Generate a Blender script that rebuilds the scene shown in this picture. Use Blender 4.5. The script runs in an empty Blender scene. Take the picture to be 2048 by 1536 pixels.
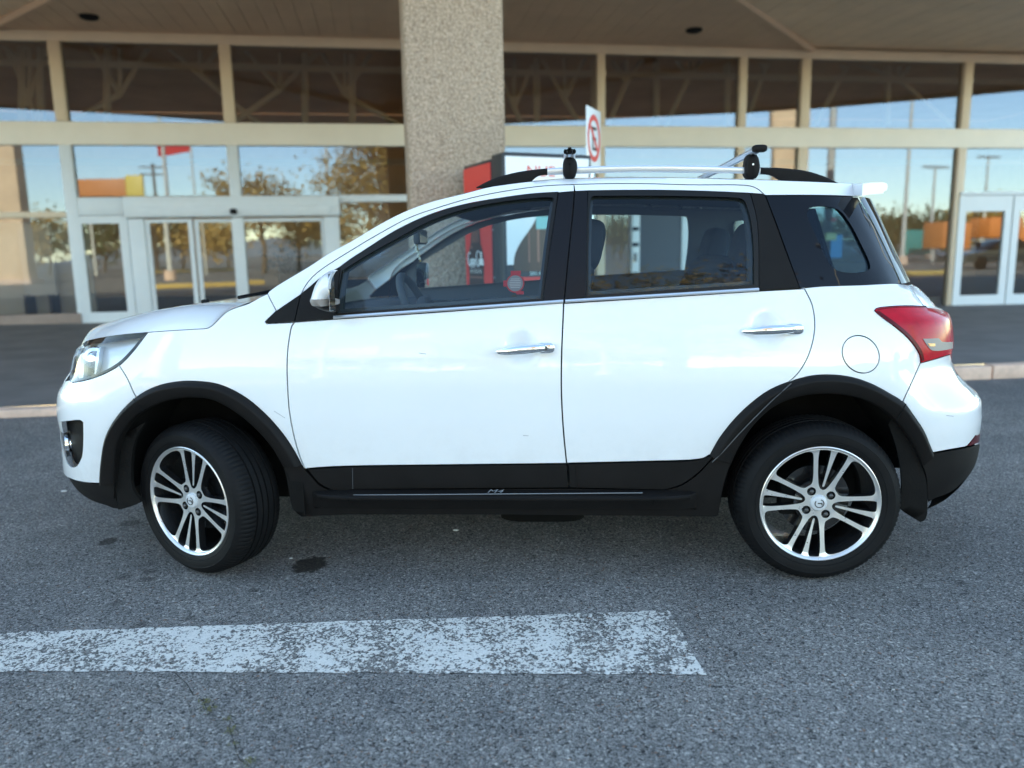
import bpy, bmesh, math, random
import numpy as np
from mathutils import Vector, Matrix
from mathutils.geometry import delaunay_2d_cdt

# ------------------------------------------------------------------ camera, sky, sun, exposure
scene = bpy.context.scene
FPX, PITCH, ROLL, CAMH = 1547.2, 0.1707, -0.0184, 1.2452
CX, CY = 1024.0, 768.0
_f = np.array([0, math.cos(PITCH), -math.sin(PITCH)]); _r = np.array([1., 0, 0]); _u = np.cross(_r, _f)
_c, _s = math.cos(ROLL), math.sin(ROLL)
CR = _c*_r + _s*_u; CU = -_s*_r + _c*_u; CF = _f
CAM = np.array([0, 0, CAMH])
cam_data = bpy.data.cameras.new('camera'); cam = bpy.data.objects.new('camera', cam_data)
scene.collection.objects.link(cam); scene.camera = cam
cam.matrix_world = Matrix(((CR[0], CU[0], -CF[0], 0), (CR[1], CU[1], -CF[1], 0), (CR[2], CU[2], -CF[2], CAMH), (0, 0, 0, 1)))
cam_data.sensor_width = 36.0; cam_data.sensor_fit = 'HORIZONTAL'
cam_data.lens = FPX/2048*36.0
cam_data.clip_start = 0.05; cam_data.clip_end = 2000
cam_data.dof.use_dof = True; cam_data.dof.focus_distance = 2.75
cam_data.dof.aperture_fstop = cam_data.lens/1000/0.017

SUN_EL, SUN_AZ = math.radians(27), math.radians(-32)     # azimuth measured from +Y towards +X: behind the building, to the left
world = bpy.data.worlds.new('World'); scene.world = world; world.use_nodes = True
_nt = world.node_tree; _bg = _nt.nodes['Background']
sky = _nt.nodes.new('ShaderNodeTexSky'); sky.sky_type = 'NISHITA'; sky.sun_disc = False
sky.sun_elevation = SUN_EL; sky.sun_rotation = SUN_AZ
sky.air_density = 0.85; sky.dust_density = 0.15; sky.ozone_density = 2.0
_nt.links.new(sky.outputs[0], _bg.inputs[0]); _bg.inputs[1].default_value = 0.15
sun_d = bpy.data.lights.new('sun', 'SUN'); sun = bpy.data.objects.new('sun', sun_d); scene.collection.objects.link(sun)
sun_d.energy = 3.2; sun_d.angle = math.radians(0.53); sun_d.color = (1.0, 0.93, 0.82)
_sd = Vector((math.sin(SUN_AZ)*math.cos(SUN_EL), math.cos(SUN_AZ)*math.cos(SUN_EL), math.sin(SUN_EL)))
sun.rotation_euler = (-_sd).to_track_quat('-Z', 'Y').to_euler()
vs = scene.view_settings; vs.view_transform = 'Standard'; vs.look = 'None'; vs.gamma = 1.0; vs.use_curve_mapping = False
vs.exposure = 2.52
try:
    vs.use_white_balance = True; vs.white_balance_temperature = 7900; vs.white_balance_tint = 2
except Exception: pass
scene.cycles.max_bounces = 10; scene.cycles.transparent_max_bounces = 24; scene.cycles.glossy_bounces = 6
scene.cycles.diffuse_bounces = 4
scene.cycles.use_denoising = True
scene.cycles.sample_clamp_indirect = 6.0

# ------------------------------------------------------------------ helpers
rnd = random.Random(7)
COL = scene.collection
WM = {}                                              # object -> numpy 4x4 world matrix

def mat4(loc=(0, 0, 0), rz=0.0):
    c, s = math.cos(rz), math.sin(rz)
    return np.array([[c, -s, 0, loc[0]], [s, c, 0, loc[1]], [0, 0, 1, loc[2]], [0, 0, 0, 1.]])

def tag(o, label=None, cat=None, group=None, kind=None):
    if label: o['label'] = label
    if cat: o['category'] = cat
    if group: o['group'] = group
    if kind: o['kind'] = kind
    return o

def empty(name, loc, rz=0.0, label=None, cat=None, group=None):
    o = bpy.data.objects.new(name, None); COL.objects.link(o)
    o.location = loc; o.rotation_euler = (0, 0, rz); o.empty_display_size = 0.2
    WM[o] = mat4(loc, rz)
    return tag(o, label, cat, group)

def mk(name, verts, faces, mat, parent=None, smooth=True, angle=40, space=None, uv=None):
    """link ONE mesh object; verts in world space, or in `space` (4x4 to world)"""
    v = np.asarray(verts, float).reshape(-1, 3)
    if space is not None: v = v @ space[:3, :3].T + space[:3, 3]
    M = WM[parent] if parent is not None else None
    if M is not None:
        Mi = np.linalg.inv(M); v = v @ Mi[:3, :3].T + Mi[:3, 3]
    me = bpy.data.meshes.new(name); me.from_pydata(v.tolist(), [], [tuple(f) for f in faces])
    me.update()
    if isinstance(mat, (list, tuple)):
        for m in mat: me.materials.append(m)
    elif mat is not None: me.materials.append(mat)
    if smooth:
        me.polygons.foreach_set('use_smooth', [True]*len(me.polygons))
        me.set_sharp_from_angle(angle=math.radians(angle))
    o = bpy.data.objects.new(name, me); COL.objects.link(o)
    if parent is not None: o.parent = parent; WM[o] = M
    else: WM[o] = np.eye(4)
    return o

def dup(o, parent=None, loc=None, rz=None):
    c = o.copy(); COL.objects.link(c)
    if parent is not None: c.parent = parent
    for ch in list(o.children): dup(ch, c)
    return c

def join(*parts):
    V = []; F = []
    for v, f in parts:
        n = len(V); V.extend([tuple(p) for p in v]); F.extend([tuple(i+n for i in q) for q in f])
    return V, F

def box(x0, x1, y0, y1, z0, z1):
    v = [(x0, y0, z0), (x1, y0, z0), (x1, y1, z0), (x0, y1, z0), (x0, y0, z1), (x1, y0, z1), (x1, y1, z1), (x0, y1, z1)]
    return v, [(0, 3, 2, 1), (4, 5, 6, 7), (0, 1, 5, 4), (1, 2, 6, 5), (2, 3, 7, 6), (3, 0, 4, 7)]

def bbox(x0, x1, y0, y1, z0, z1, b=0.004, seg=2):
    bm = bmesh.new(); v, f = box(x0, x1, y0, y1, z0, z1)
    vv = [bm.verts.new(p) for p in v]
    for q in f: bm.faces.new([vv[i] for i in q])
    bmesh.ops.bevel(bm, geom=list(bm.edges), offset=b, segments=seg, affect='EDGES', profile=0.5)
    bm.verts.index_update()
    r = [tuple(p.co) for p in bm.verts], [tuple(p.index for p in q.verts) for q in bm.faces]
    bm.free(); return r

def tube(path, r, n=8, cap=True, sx=1.0):
    P = np.asarray(path, float); V = []; F = []
    R = r if hasattr(r, '__len__') else [r]*len(P)
    t0 = P[1]-P[0]; t0 = t0/np.linalg.norm(t0)
    a = np.array([0, 0, 1.]) if abs(t0[2]) < .9 else np.array([1., 0, 0])
    u = np.cross(t0, a); u /= np.linalg.norm(u)
    for i in range(len(P)):
        t = P[min(i+1, len(P)-1)]-P[max(i-1, 0)]; t = t/(np.linalg.norm(t)+1e-12)
        u = u-t*np.dot(u, t); u /= np.linalg.norm(u)+1e-12; w = np.cross(t, u)
        for k in range(n):
            an = 2*math.pi*k/n
            V.append(P[i]+R[i]*(math.cos(an)*u*sx+math.sin(an)*w))
    for i in range(len(P)-1):
        for k in range(n):
            k2 = (k+1) % n
            F.append((i*n+k, i*n+k2, (i+1)*n+k2, (i+1)*n+k))
    if cap:
        F.append(tuple(range(n-1, -1, -1))); F.append(tuple((len(P)-1)*n+k for k in range(n)))
    return [tuple(p) for p in V], F

def lathe(prof, n=48, axis='y', center=(0, 0, 0), close=False):
    """prof: list of (r, a) where a runs along the axis"""
    V = []; F = []; m = len(prof)
    for k in range(n):
        an = 2*math.pi*k/n; c, s = math.cos(an), math.sin(an)
        for r, a in prof:
            p = (r*c, a, r*s) if axis == 'y' else (r*c, r*s, a)
            V.append((p[0]+center[0], p[1]+center[1], p[2]+center[2]))
    for k in range(n):
        k2 = (k+1) % n
        for i in range(m-1):
            q = (k*m+i, k*m+i+1, k2*m+i+1, k2*m+i)
            F.append(q if axis == 'y' else q[::-1])
    return V, F

def sellip(c, r, e1=0.5, e2=0.5, n=20, m=12, tilt=0.0):
    V = []; F = []
    sp = lambda t, e: math.copysign(abs(t)**e, t)
    for i in range(m+1):
        la = -math.pi/2+math.pi*i/m
        for k in range(n):
            lo = 2*math.pi*k/n
            p = np.array([r[0]*sp(math.cos(la), e1)*sp(math.cos(lo), e2), r[1]*sp(math.cos(la), e1)*sp(math.sin(lo), e2), r[2]*sp(math.sin(la), e1)])
            if tilt:
                ct, st = math.cos(tilt), math.sin(tilt); p = np.array([p[0]*ct+p[2]*st, p[1], -p[0]*st+p[2]*ct])
            V.append(tuple(p+np.array(c)))
    for i in range(m):
        for k in range(n):
            k2 = (k+1) % n
            F.append((i*n+k, i*n+k2, (i+1)*n+k2, (i+1)*n+k))
    return V, F

def grid(A, flip=False):
    """A: (n,m,3) array -> quads"""
    n, m = A.shape[:2]; V = A.reshape(-1, 3); F = []
    for i in range(n-1):
        for j in range(m-1):
            q = (i*m+j, i*m+j+1, (i+1)*m+j+1, (i+1)*m+j); F.append(q[::-1] if flip else q)
    return V, F

def text_mesh(s, size=1.0, extrude=0.0, align='LEFT', shear=0.0, xs=1.0):
    cu = bpy.data.curves.new('t', 'FONT'); cu.body = s; cu.size = size; cu.extrude = extrude; cu.align_x = align; cu.shear = shear
    cu.resolution_u = 3
    ob = bpy.data.objects.new('t', cu); COL.objects.link(ob)
    dg = bpy.context.evaluated_depsgraph_get(); ev = ob.evaluated_get(dg); me = ev.to_mesh()
    V = [(p.co.x*xs, p.co.y, p.co.z) for p in me.vertices]; F = [tuple(p.vertices) for p in me.polygons]
    ev.to_mesh_clear(); bpy.data.objects.remove(ob); bpy.data.curves.remove(cu)
    return V, F

def ray(px, py):
    d = CF + CR*(px-CX)/FPX - CU*(py-CY)/FPX
    return d/np.linalg.norm(d)
def ground(px, py, z=0.0):
    d = ray(px, py); t = (z-CAMH)/d[2]; return CAM+d*t
def atdepth(px, py, depth):
    d = ray(px, py); return CAM+d*(depth/d[1])

def pip(P, poly):
    """vectorised point in polygon"""
    x, z = P[:, 0], P[:, 1]; n = len(poly); ins = np.zeros(len(P), bool); j = n-1
    for i in range(n):
        xi, zi = poly[i]; xj, zj = poly[j]
        c = ((zi > z) != (zj > z)) & (x < (xj-xi)*(z-zi)/((zj-zi) if zj != zi else 1e-12)+xi)
        ins ^= c; j = i
    return ins
def area2(p):
    p = np.asarray(p); x, y = p[:, 0], p[:, 1]
    return 0.5*np.sum(x*np.roll(y, -1)-y*np.roll(x, -1))
def resample(poly, step, closed=True):
    p = [np.asarray(q, float) for q in poly]; out = []
    n = len(p)
    for i in range(n if closed else n-1):
        a, b = p[i], p[(i+1) % n]; L = np.linalg.norm(b-a)
        k = max(1, int(math.ceil(L/step)))
        for t in range(k): out.append(a+(b-a)*t/k)
    if not closed: out.append(p[-1])
    # drop near duplicates
    r = [out[0]]
    for q in out[1:]:
        if np.linalg.norm(q-r[-1]) > step*0.08: r.append(q)
    if closed and np.linalg.norm(r[0]-r[-1]) < step*0.08: r.pop()
    return np.array(r)
def inset(poly, d):
    p = np.asarray(poly); a = p-np.roll(p, 1, 0); b = np.roll(p, -1, 0)-p
    a = a/(np.linalg.norm(a, axis=1)[:, None]+1e-12); b = b/(np.linalg.norm(b, axis=1)[:, None]+1e-12)
    na = np.stack([-a[:, 1], a[:, 0]], 1); nb = np.stack([-b[:, 1], b[:, 0]], 1)
    m = na+nb; L = np.linalg.norm(m, axis=1)[:, None]; m = m/np.maximum(L, .3)
    cosh = np.maximum(np.sum(m*na, 1)[:, None], .5)
    return p+m*d/cosh
def tri_poly(outer, holes=(), step=0.03, clear=0.55):
    """CDT of a 2-D polygon with holes -> points, tris, boundary loops (indices)"""
    outer = np.asarray(outer)
    if area2(outer) < 0: outer = outer[::-1]
    hs = []
    for h in holes:
        h = np.asarray(h); hs.append(h[::-1] if area2(h) > 0 else h)
    loops = [outer]+hs; pts = []; edges = []; lo = []
    for L in loops:
        n0 = len(pts); n = len(L); pts.extend([tuple(q) for q in L]); idx = list(range(n0, n0+n))
        edges += [(idx[i], idx[(i+1) % n]) for i in range(n)]; lo.append(idx)
    B = np.array(pts)
    mn, mx = outer.min(0), outer.max(0)
    gx = np.arange(mn[0]+step*.5, mx[0], step); gz = np.arange(mn[1]+step*.5, mx[1], step*.866)
    G = np.array([(x+(step*.5 if j % 2 else 0), z) for j, z in enumerate(gz) for x in gx])
    if len(G):
        ok = pip(G, outer)
        for h in hs: ok &= ~pip(G, h)
        G = G[ok]
        if len(G):
            keep = np.ones(len(G), bool)
            for s in range(0, len(G), 400):
                d = np.min(((G[s:s+400, None, :]-B[None])**2).sum(2), 1); keep[s:s+400] = d > (step*clear)**2
            G = G[keep]
    nb = len(pts); allp = pts+[tuple(q) for q in G]
    vo, eo, fo, ov, oe, of = delaunay_2d_cdt([Vector(q) for q in allp], edges, [], 0, 1e-7)
    vo = np.array([tuple(q) for q in vo]); F = np.array([tuple(f) for f in fo if len(f) == 3])
    c = vo[F].mean(1); ok = pip(c, outer)
    for h in hs: ok &= ~pip(c, h)
    F = F[ok]
    a = vo[F]; ar = (a[:, 1, 0]-a[:, 0, 0])*(a[:, 2, 1]-a[:, 0, 1])-(a[:, 1, 1]-a[:, 0, 1])*(a[:, 2, 0]-a[:, 0, 0])
    F[ar < 0] = F[ar < 0][:, ::-1]; F = F[np.abs(ar) > 1e-12]
    m = {}
    for i, o in enumerate(ov):
        for k in o: m[k] = i
    lo = [[m.get(i, i) for i in L] for L in lo]
    return vo, F, lo

# ------------------------------------------------------------------ materials
def nodes(name):
    m = bpy.data.materials.new(name); m.use_nodes = True; nt = m.node_tree
    return m, nt, nt.nodes['Principled BSDF'], lambda t: nt.nodes.new(t), nt.links.new
def pbr(name, col, rough=.5, metal=0., coat=0., crough=.03, bump=0., bscale=200., var=0., vscale=6., spec=.5, emit=None, rvar=0.):
    m, nt, b, N, L = nodes(name)
    b.inputs['Base Color'].default_value = (*col, 1); b.inputs['Roughness'].default_value = rough
    b.inputs['Metallic'].default_value = metal; b.inputs['Coat Weight'].default_value = coat; b.inputs['Coat Roughness'].default_value = crough
    b.inputs['Specular IOR Level'].default_value = spec
    if emit: b.inputs['Emission Color'].default_value = (*emit[0], 1); b.inputs['Emission Strength'].default_value = emit[1]
    tc = N('ShaderNodeTexCoord')
    if var or rvar:
        n = N('ShaderNodeTexNoise'); n.inputs['Scale'].default_value = vscale; n.inputs['Detail'].default_value = 6; n.inputs['Roughness'].default_value = .65
        L(tc.outputs['Object'], n.inputs['Vector'])
        if var:
            r = N('ShaderNodeMapRange'); r.inputs[1].default_value = .25; r.inputs[2].default_value = .75
            r.inputs[3].default_value = 1-var; r.inputs[4].default_value = 1+var
            mx = N('ShaderNodeMix'); mx.data_type = 'RGBA'; mx.blend_type = 'MULTIPLY'; mx.inputs[0].default_value = 1
            mx.inputs[6].default_value = (*col, 1); L(n.outputs[0], r.inputs[0]); L(r.outputs[0], mx.inputs[7]); L(mx.outputs[2], b.inputs['Base Color'])
        if rvar:
            r2 = N('ShaderNodeMapRange'); r2.inputs[1].default_value = .3; r2.inputs[2].default_value = .7
            r2.inputs[3].default_value = max(0, rough-rvar); r2.inputs[4].default_value = rough+rvar
            L(n.outputs[0], r2.inputs[0]); L(r2.outputs[0], b.inputs['Roughness'])
    if bump:
        n2 = N('ShaderNodeTexNoise'); n2.inputs['Scale'].default_value = bscale; n2.inputs['Detail'].default_value = 3
        L(tc.outputs['Object'], n2.inputs['Vector'])
        bp = N('ShaderNodeBump'); bp.inputs['Strength'].default_value = bump; bp.inputs['Distance'].default_value = .002
        L(n2.outputs[0], bp.inputs['Height']); L(bp.outputs[0], b.inputs['Normal'])
    return m
def glass(name, tint=(.8, .85, .85), base=.04, gain=1.0, rough=0.0, gcol=(1, 1, 1), ior=1.5):
    """thin pane: tinted see-through plus mirror reflection by angle"""
    m, nt, b, N, L = nodes(name); nt.nodes.remove(b)
    out = nt.nodes['Material Output']; t = N('ShaderNodeBsdfTransparent'); t.inputs[0].default_value = (*tint, 1)
    g = N('ShaderNodeBsdfGlossy'); g.inputs['Roughness'].default_value = rough; g.inputs[0].default_value = (*gcol, 1)
    fr = N('ShaderNodeFresnel'); fr.inputs[0].default_value = ior
    ma = N('ShaderNodeMath'); ma.operation = 'MULTIPLY_ADD'; ma.use_clamp = True; ma.inputs[1].default_value = gain; ma.inputs[2].default_value = base
    mx = N('ShaderNodeMixShader'); L(fr.outputs[0], ma.inputs[0]); L(ma.outputs[0], mx.inputs[0])
    L(t.outputs[0], mx.inputs[1]); L(g.outputs[0], mx.inputs[2]); L(mx.outputs[0], out.inputs[0])
    return m

def asphalt(name, paint=None):
    m, nt, b, N, L = nodes(name)
    geo = N('ShaderNodeNewGeometry'); pos = geo.outputs['Position']
    def noise(sc, det=4, ro=.6, vec=None):
        n = N('ShaderNodeTexNoise'); n.inputs['Scale'].default_value = sc; n.inputs['Detail'].default_value = det; n.inputs['Roughness'].default_value = ro
        L(vec or pos, n.inputs['Vector']); return n.outputs[0]
    def ramp(src, stops):
        r = N('ShaderNodeValToRGB'); e = r.color_ramp.elements
        while len(e) < len(stops): e.new(.5)
        for k, (p, c) in enumerate(stops): e[k].position = p; e[k].color = (*c, 1) if len(c) == 3 else c
        L(src, r.inputs[0]); return r.outputs[0]
    def mix(f, a, c, mode='MIX'):
        x = N('ShaderNodeMix'); x.data_type = 'RGBA'; x.blend_type = mode
        for s, i in ((f, 0), (a, 6), (c, 7)):
            if isinstance(s, (int, float)): x.inputs[i].default_value = s
            elif isinstance(s, tuple): x.inputs[i].default_value = (*s, 1)
            else: L(s, x.inputs[i])
        return x.outputs[2]
    def math_(op, a, c=None, clamp=False):
        x = N('ShaderNodeMath'); x.operation = op; x.use_clamp = clamp
        for s, i in ((a, 0), (c, 1)):
            if s is None: continue
            if isinstance(s, (int, float)): x.inputs[i].default_value = s
            else: L(s, x.inputs[i])
        return x.outputs[0]
    def vor(sc, feat='F1', out='Distance', rand=1.0):
        v = N('ShaderNodeTexVoronoi'); v.feature = feat; v.inputs['Scale'].default_value = sc; v.inputs['Randomness'].default_value = rand
        wp = N('ShaderNodeVectorMath'); wp.operation = 'MULTIPLY_ADD'
        nn = N('ShaderNodeTexNoise'); nn.inputs['Scale'].default_value = sc*1.3; L(pos, nn.inputs['Vector'])
        L(nn.outputs['Color'], wp.inputs[0]); wp.inputs[1].default_value = (.6/sc,)*3; L(pos, wp.inputs[2])
        L(wp.outputs[0], v.inputs['Vector']); return v.outputs[out]
    g1 = vor(150, out='Color'); g1d = vor(150, 'DISTANCE_TO_EDGE')
    g2 = vor(320, out='Color')
    sepa = N('ShaderNodeSeparateColor'); L(g1, sepa.inputs[0]); sepb = N('ShaderNodeSeparateColor'); L(g2, sepb.inputs[0])
    stone = ramp(sepa.outputs[0], [(0., (.006, .007, .008)), (.22, (.022, .024, .027)), (.33, (.13, .133, .138)), (.66, (.25, .255, .26)), (.92, (.42, .425, .43)), (1., (.55, .54, .52))])
    fine = ramp(sepb.outputs[1], [(0., (.018, .019, .021)), (.25, (.09, .092, .096)), (.6, (.20, .203, .208)), (1., (.34, .345, .35))])
    # rare reddish and ochre chippings
    red = ramp(sepa.outputs[1], [(0., (0, 0, 0)), (.965, (0, 0, 0)), (.975, (1, 1, 1)), (1., (1, 1, 1))])
    stone = mix(red, stone, (.20, .11, .075))
    sel = ramp(noise(60, 2), [(.36, (0, 0, 0)), (.60, (1, 1, 1))])
    col = mix(sel, stone, fine)
    edge = ramp(g1d, [(0., (.55, .55, .55)), (.12, (1, 1, 1)), (1, (1, 1, 1))])
    col = mix(.75, col, edge, 'MULTIPLY')
    big = ramp(noise(.55, 5, .6), [(.28, (.72, .73, .75)), (.52, (1.03, 1.01, .98)), (.74, (1.32, 1.29, 1.26))])
    col = mix(1.0, col, big, 'MULTIPLY')
    med = ramp(noise(4.5, 5, .65), [(.3, (.86, .86, .87)), (.7, (1.12, 1.11, 1.1))])
    col = mix(1.0, col, med, 'MULTIPLY'); col = mix(1.0, col, (1.16, 1.10, 1.04), 'MULTIPLY')
    rough = .82
    # old oil drips and damp spots, each with its own outline
    for (px, py, rx, ry, k) in SPOTS:
        c = ground(px, py); e1 = ground(px+rx, py)-c; e2 = ground(px, py+ry)-c
        sx, sy = abs(e1[0]), abs(e2[1])
        sub = N('ShaderNodeVectorMath'); sub.operation = 'SUBTRACT'; L(pos, sub.inputs[0]); sub.inputs[1].default_value = (c[0], c[1], 0)
        sc = N('ShaderNodeVectorMath'); sc.operation = 'MULTIPLY'; L(sub.outputs[0], sc.inputs[0]); sc.inputs[1].default_value = (1/sx, 1/sy, 0)
        ln = N('ShaderNodeVectorMath'); ln.operation = 'LENGTH'; L(sc.outputs[0], ln.inputs[0])
        d = math_('ADD', ln.outputs['Value'], math_('MULTIPLY', math_('SUBTRACT', noise(28, 4, .7), .5), 1.5))
        f = N('ShaderNodeMapRange'); f.inputs[1].default_value = 1.08; f.inputs[2].default_value = .82; f.inputs[3].default_value = 0; f.inputs[4].default_value = k; L(d, f.inputs[0])
        col = mix(f.outputs[0], col, mix(1.0, col, (.10, .085, .075), 'MULTIPLY'))
    hgt = math_('ADD', math_('MULTIPLY', math_('MINIMUM', g1d, .25), 3.0), math_('MULTIPLY', noise(260, 3), .6))
    if paint:
        n1 = noise(46, 6, .72); n2 = noise(6, 4, .6); n3 = noise(1.6, 3, .5)
        w = math_('ADD', math_('MULTIPLY', n1, 1.0), math_('ADD', math_('MULTIPLY', n2, .55), math_('MULTIPLY', n3, .30)))
        stoneh = math_('MULTIPLY', sepa.outputs[2], .22)
        w = math_('ADD', w, stoneh)
        f = N('ShaderNodeMapRange'); f.inputs[1].default_value = 1.015; f.inputs[2].default_value = 1.045; L(w, f.inputs[0])
        pc = ramp(noise(130, 3), [(.3, (.70, .67, .62)), (.7, (.86, .82, .76))])
        col = mix(f.outputs[0], col, pc)
        hgt = math_('ADD', hgt, math_('MULTIPLY', f.outputs[0], .5))
    L(col, b.inputs['Base Color']); b.inputs['Roughness'].default_value = rough; b.inputs['Specular IOR Level'].default_value = .4
    bp = N('ShaderNodeBump'); bp.inputs['Strength'].default_value = .9; bp.inputs['Distance'].default_value = .0035
    L(hgt, bp.inputs['Height']); L(bp.outputs[0], b.inputs['Normal'])
    return m
SPOTS = [(620, 1129, 36, 17, 1.0), (216, 1083, 18, 8, .8), (285, 1128, 30, 10, .18), (300, 1143, 16, 6, .5), (262, 1046, 22, 6, .55), (292, 1160, 15, 6, .5), (250, 1152, 16, 6, .4),
         (278, 1250, 16, 7, .5), (378, 1237, 16, 6, .45), (505, 1181, 12, 4, .5), (235, 1206, 14, 6, .35), (66, 1130, 16, 6, .35), (1920, 1165, 14, 5, .5), (1205, 1233, 24, 7, .4)]

M = {}
def build_materials():
    M['paint'] = pbr('white_paint', (.80, .81, .815), .32, coat=1.0, crough=.02, var=.015, vscale=3)
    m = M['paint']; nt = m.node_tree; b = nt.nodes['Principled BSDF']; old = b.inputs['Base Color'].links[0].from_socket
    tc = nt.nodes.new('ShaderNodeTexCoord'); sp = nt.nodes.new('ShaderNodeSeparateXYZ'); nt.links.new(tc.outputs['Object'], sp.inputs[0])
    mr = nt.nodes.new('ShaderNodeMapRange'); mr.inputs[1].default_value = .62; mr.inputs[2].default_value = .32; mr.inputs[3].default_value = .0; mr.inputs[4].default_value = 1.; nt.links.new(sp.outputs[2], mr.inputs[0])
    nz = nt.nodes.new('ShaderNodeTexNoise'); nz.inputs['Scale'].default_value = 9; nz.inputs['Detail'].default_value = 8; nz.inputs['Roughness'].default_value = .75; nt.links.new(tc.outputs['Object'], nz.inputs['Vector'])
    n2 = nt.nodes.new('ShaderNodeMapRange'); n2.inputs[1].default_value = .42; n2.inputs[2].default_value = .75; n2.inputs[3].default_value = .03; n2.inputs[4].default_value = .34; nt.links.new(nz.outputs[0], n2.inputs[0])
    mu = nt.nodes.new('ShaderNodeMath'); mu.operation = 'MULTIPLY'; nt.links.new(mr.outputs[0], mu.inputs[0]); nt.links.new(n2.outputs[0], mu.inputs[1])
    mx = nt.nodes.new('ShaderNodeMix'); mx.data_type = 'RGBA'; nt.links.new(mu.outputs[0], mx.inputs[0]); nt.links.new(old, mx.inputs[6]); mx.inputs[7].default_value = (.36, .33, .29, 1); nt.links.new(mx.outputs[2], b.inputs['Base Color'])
    M['black'] = pbr('black_plastic', (.010, .009, .0088), .55, bump=.25, bscale=900, var=.2, vscale=8, spec=.13)
    M['gloss'] = pbr('black_film', (.008, .0075, .0095), .3, coat=.12, crough=.15, bump=.03, bscale=300, spec=.15)
    M['seal'] = pbr('black_rubber_seal', (.007, .006, .005), .4, spec=.3)
    M['rubber'] = pbr('tyre_rubber', (.0065, .0065, .007), .62, bump=.2, bscale=500, var=.4, vscale=9, spec=.16)
    M['chrome'] = pbr('chrome', (.88, .89, .9), .06, metal=1.)
    M['machined'] = pbr('machined_alloy', (.76, .745, .73), .32, metal=.78, bump=.03, bscale=700, rvar=.06, vscale=30)
    M['wheelblack'] = pbr('gloss_black_wheel_paint', (.012, .012, .013), .25, coat=.6)
    M['steel'] = pbr('brake_steel', (.10, .10, .10), .5, metal=.8, var=.3, vscale=20)
    M['rail'] = pbr('satin_aluminium', (.80, .82, .84), .36, metal=.85)
    M['glass'] = glass('car_glass', (.80, .91, .94), .006, .62, gcol=(.8, .9, 1.))
    M['glassdark'] = glass('tinted_car_glass', (.42, .62, .72), .008, .6, gcol=(.7, .85, 1.))
    M['frit'] = pbr('black_glass', (.006, .007, .010), .02, spec=.22)
    M['trim'] = pbr('dark_grey_interior_plastic', (.055, .058, .064), .65, bump=.15, bscale=700)
    M['trimlight'] = pbr('grey_interior_plastic', (.15, .155, .16), .7, bump=.1, bscale=700)
    M['headliner'] = pbr('grey_headliner_fabric', (.16, .16, .16), .9, bump=.2, bscale=900)
    M['cloth'] = pbr('dark_seat_fabric', (.028, .030, .036), .85, bump=.5, bscale=900)
    M['lens'] = glass('clear_lens', (.93, .95, .96), .0, .75)
    M['red'] = pbr('red_lamp_plastic', (.46, .004, .018), .16, var=.25, vscale=14, spec=.22)
    M['darkred'] = pbr('deep_red_lamp_plastic', (.09, .003, .007), .2, spec=.2)
    M['reflector'] = pbr('silvered_reflector', (.84, .86, .87), .28, metal=.35)
    M['revlens'] = pbr('clear_lamp_plastic', (.30, .27, .25), .35, spec=.2)
    M['cap'] = pbr('silver_cap_plastic', (.56, .58, .60), .35, coat=.3)
    M['strip'] = pbr('brushed_dark_metal', (.20, .21, .22), .45, metal=.3)
    M['amber'] = pbr('amber_plastic', (.75, .30, .03), .2, coat=.5)
    M['under'] = pbr('underbody', (.004, .004, .004), .9, spec=.2)
    M['liner'] = pbr('wheel_liner_felt', (.006, .0055, .005), .9, spec=.2, bump=.6, bscale=120, var=.4, vscale=10)
    M['mirror'] = pbr('mirror_glass', (.85, .87, .88), .01, metal=1.)
    M['asphalt'] = asphalt('asphalt'); M['stripe'] = asphalt('worn_road_paint', True)
build_materials()
# ------------------------------------------------------------------ the car
# local frame: x to the rear from the front axle, y away from the near side (wheel face plane = 0), z up
CYAW = -0.0654; RT, RIM, WB, YC = 0.3052, 0.2185, 2.383, 0.832
_rear = np.array([1.1284, 2.7351, 0.0]); _ax = np.array([math.cos(CYAW), math.sin(CYAW), 0])
CT = mat4(_rear-WB*_ax, CYAW); CTI = np.linalg.inv(CT)
base = CT @ np.array([1.19, YC, 0, 1])
car = empty('parked_car', tuple(base[:3]), CYAW, 'white compact SUV with black wheel arch trim and roof bars parked side on', 'car')
CL = CTI[:3, :3] @ CAM + CTI[:3, 3]
def lray(px, py): return CTI[:3, :3] @ ray(px, py)
def cmk(name, v, f, mat, parent=None, **k): return mk(name, v, f, mat, parent or car, space=CT, **k)

_pz = np.array([[.10, .09], [.20, .055], [.28, .032], [.36, .016], [.45, .004], [.55, -.006], [.65, -.013], [.75, -.015], [.85, -.009], [.92, .000], [.97, .009], [1.03, .026], [1.12, .055], [1.22, .092], [1.32, .133], [1.40, .170], [1.455, .200], [1.49, .228], [1.510, .256], [1.525, .30], [1.54, .38], [1.57, .60], [1.62, .8]])
def _pchip(xs, ys):
    h = np.diff(xs); dl = np.diff(ys)/h; d = np.zeros(len(xs)); d[0], d[-1] = dl[0], dl[-1]
    for i in range(1, len(xs)-1):
        if dl[i-1]*dl[i] > 0:
            w1, w2 = 2*h[i]+h[i-1], h[i]+2*h[i-1]; d[i] = (w1+w2)/(w1/dl[i-1]+w2/dl[i])
    def f(x):
        x = np.clip(np.asarray(x, float), xs[0], xs[-1]); i = np.clip(np.searchsorted(xs, x)-1, 0, len(xs)-2)
        t = (x-xs[i])/h[i]
        return ((2*t**3-3*t**2+1)*ys[i]+(t**3-2*t**2+t)*h[i]*d[i]+(-2*t**3+3*t**2)*ys[i+1]+(t**3-t**2)*h[i]*d[i+1])
    return f
prof = _pchip(_pz[:, 0], _pz[:, 1])
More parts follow.
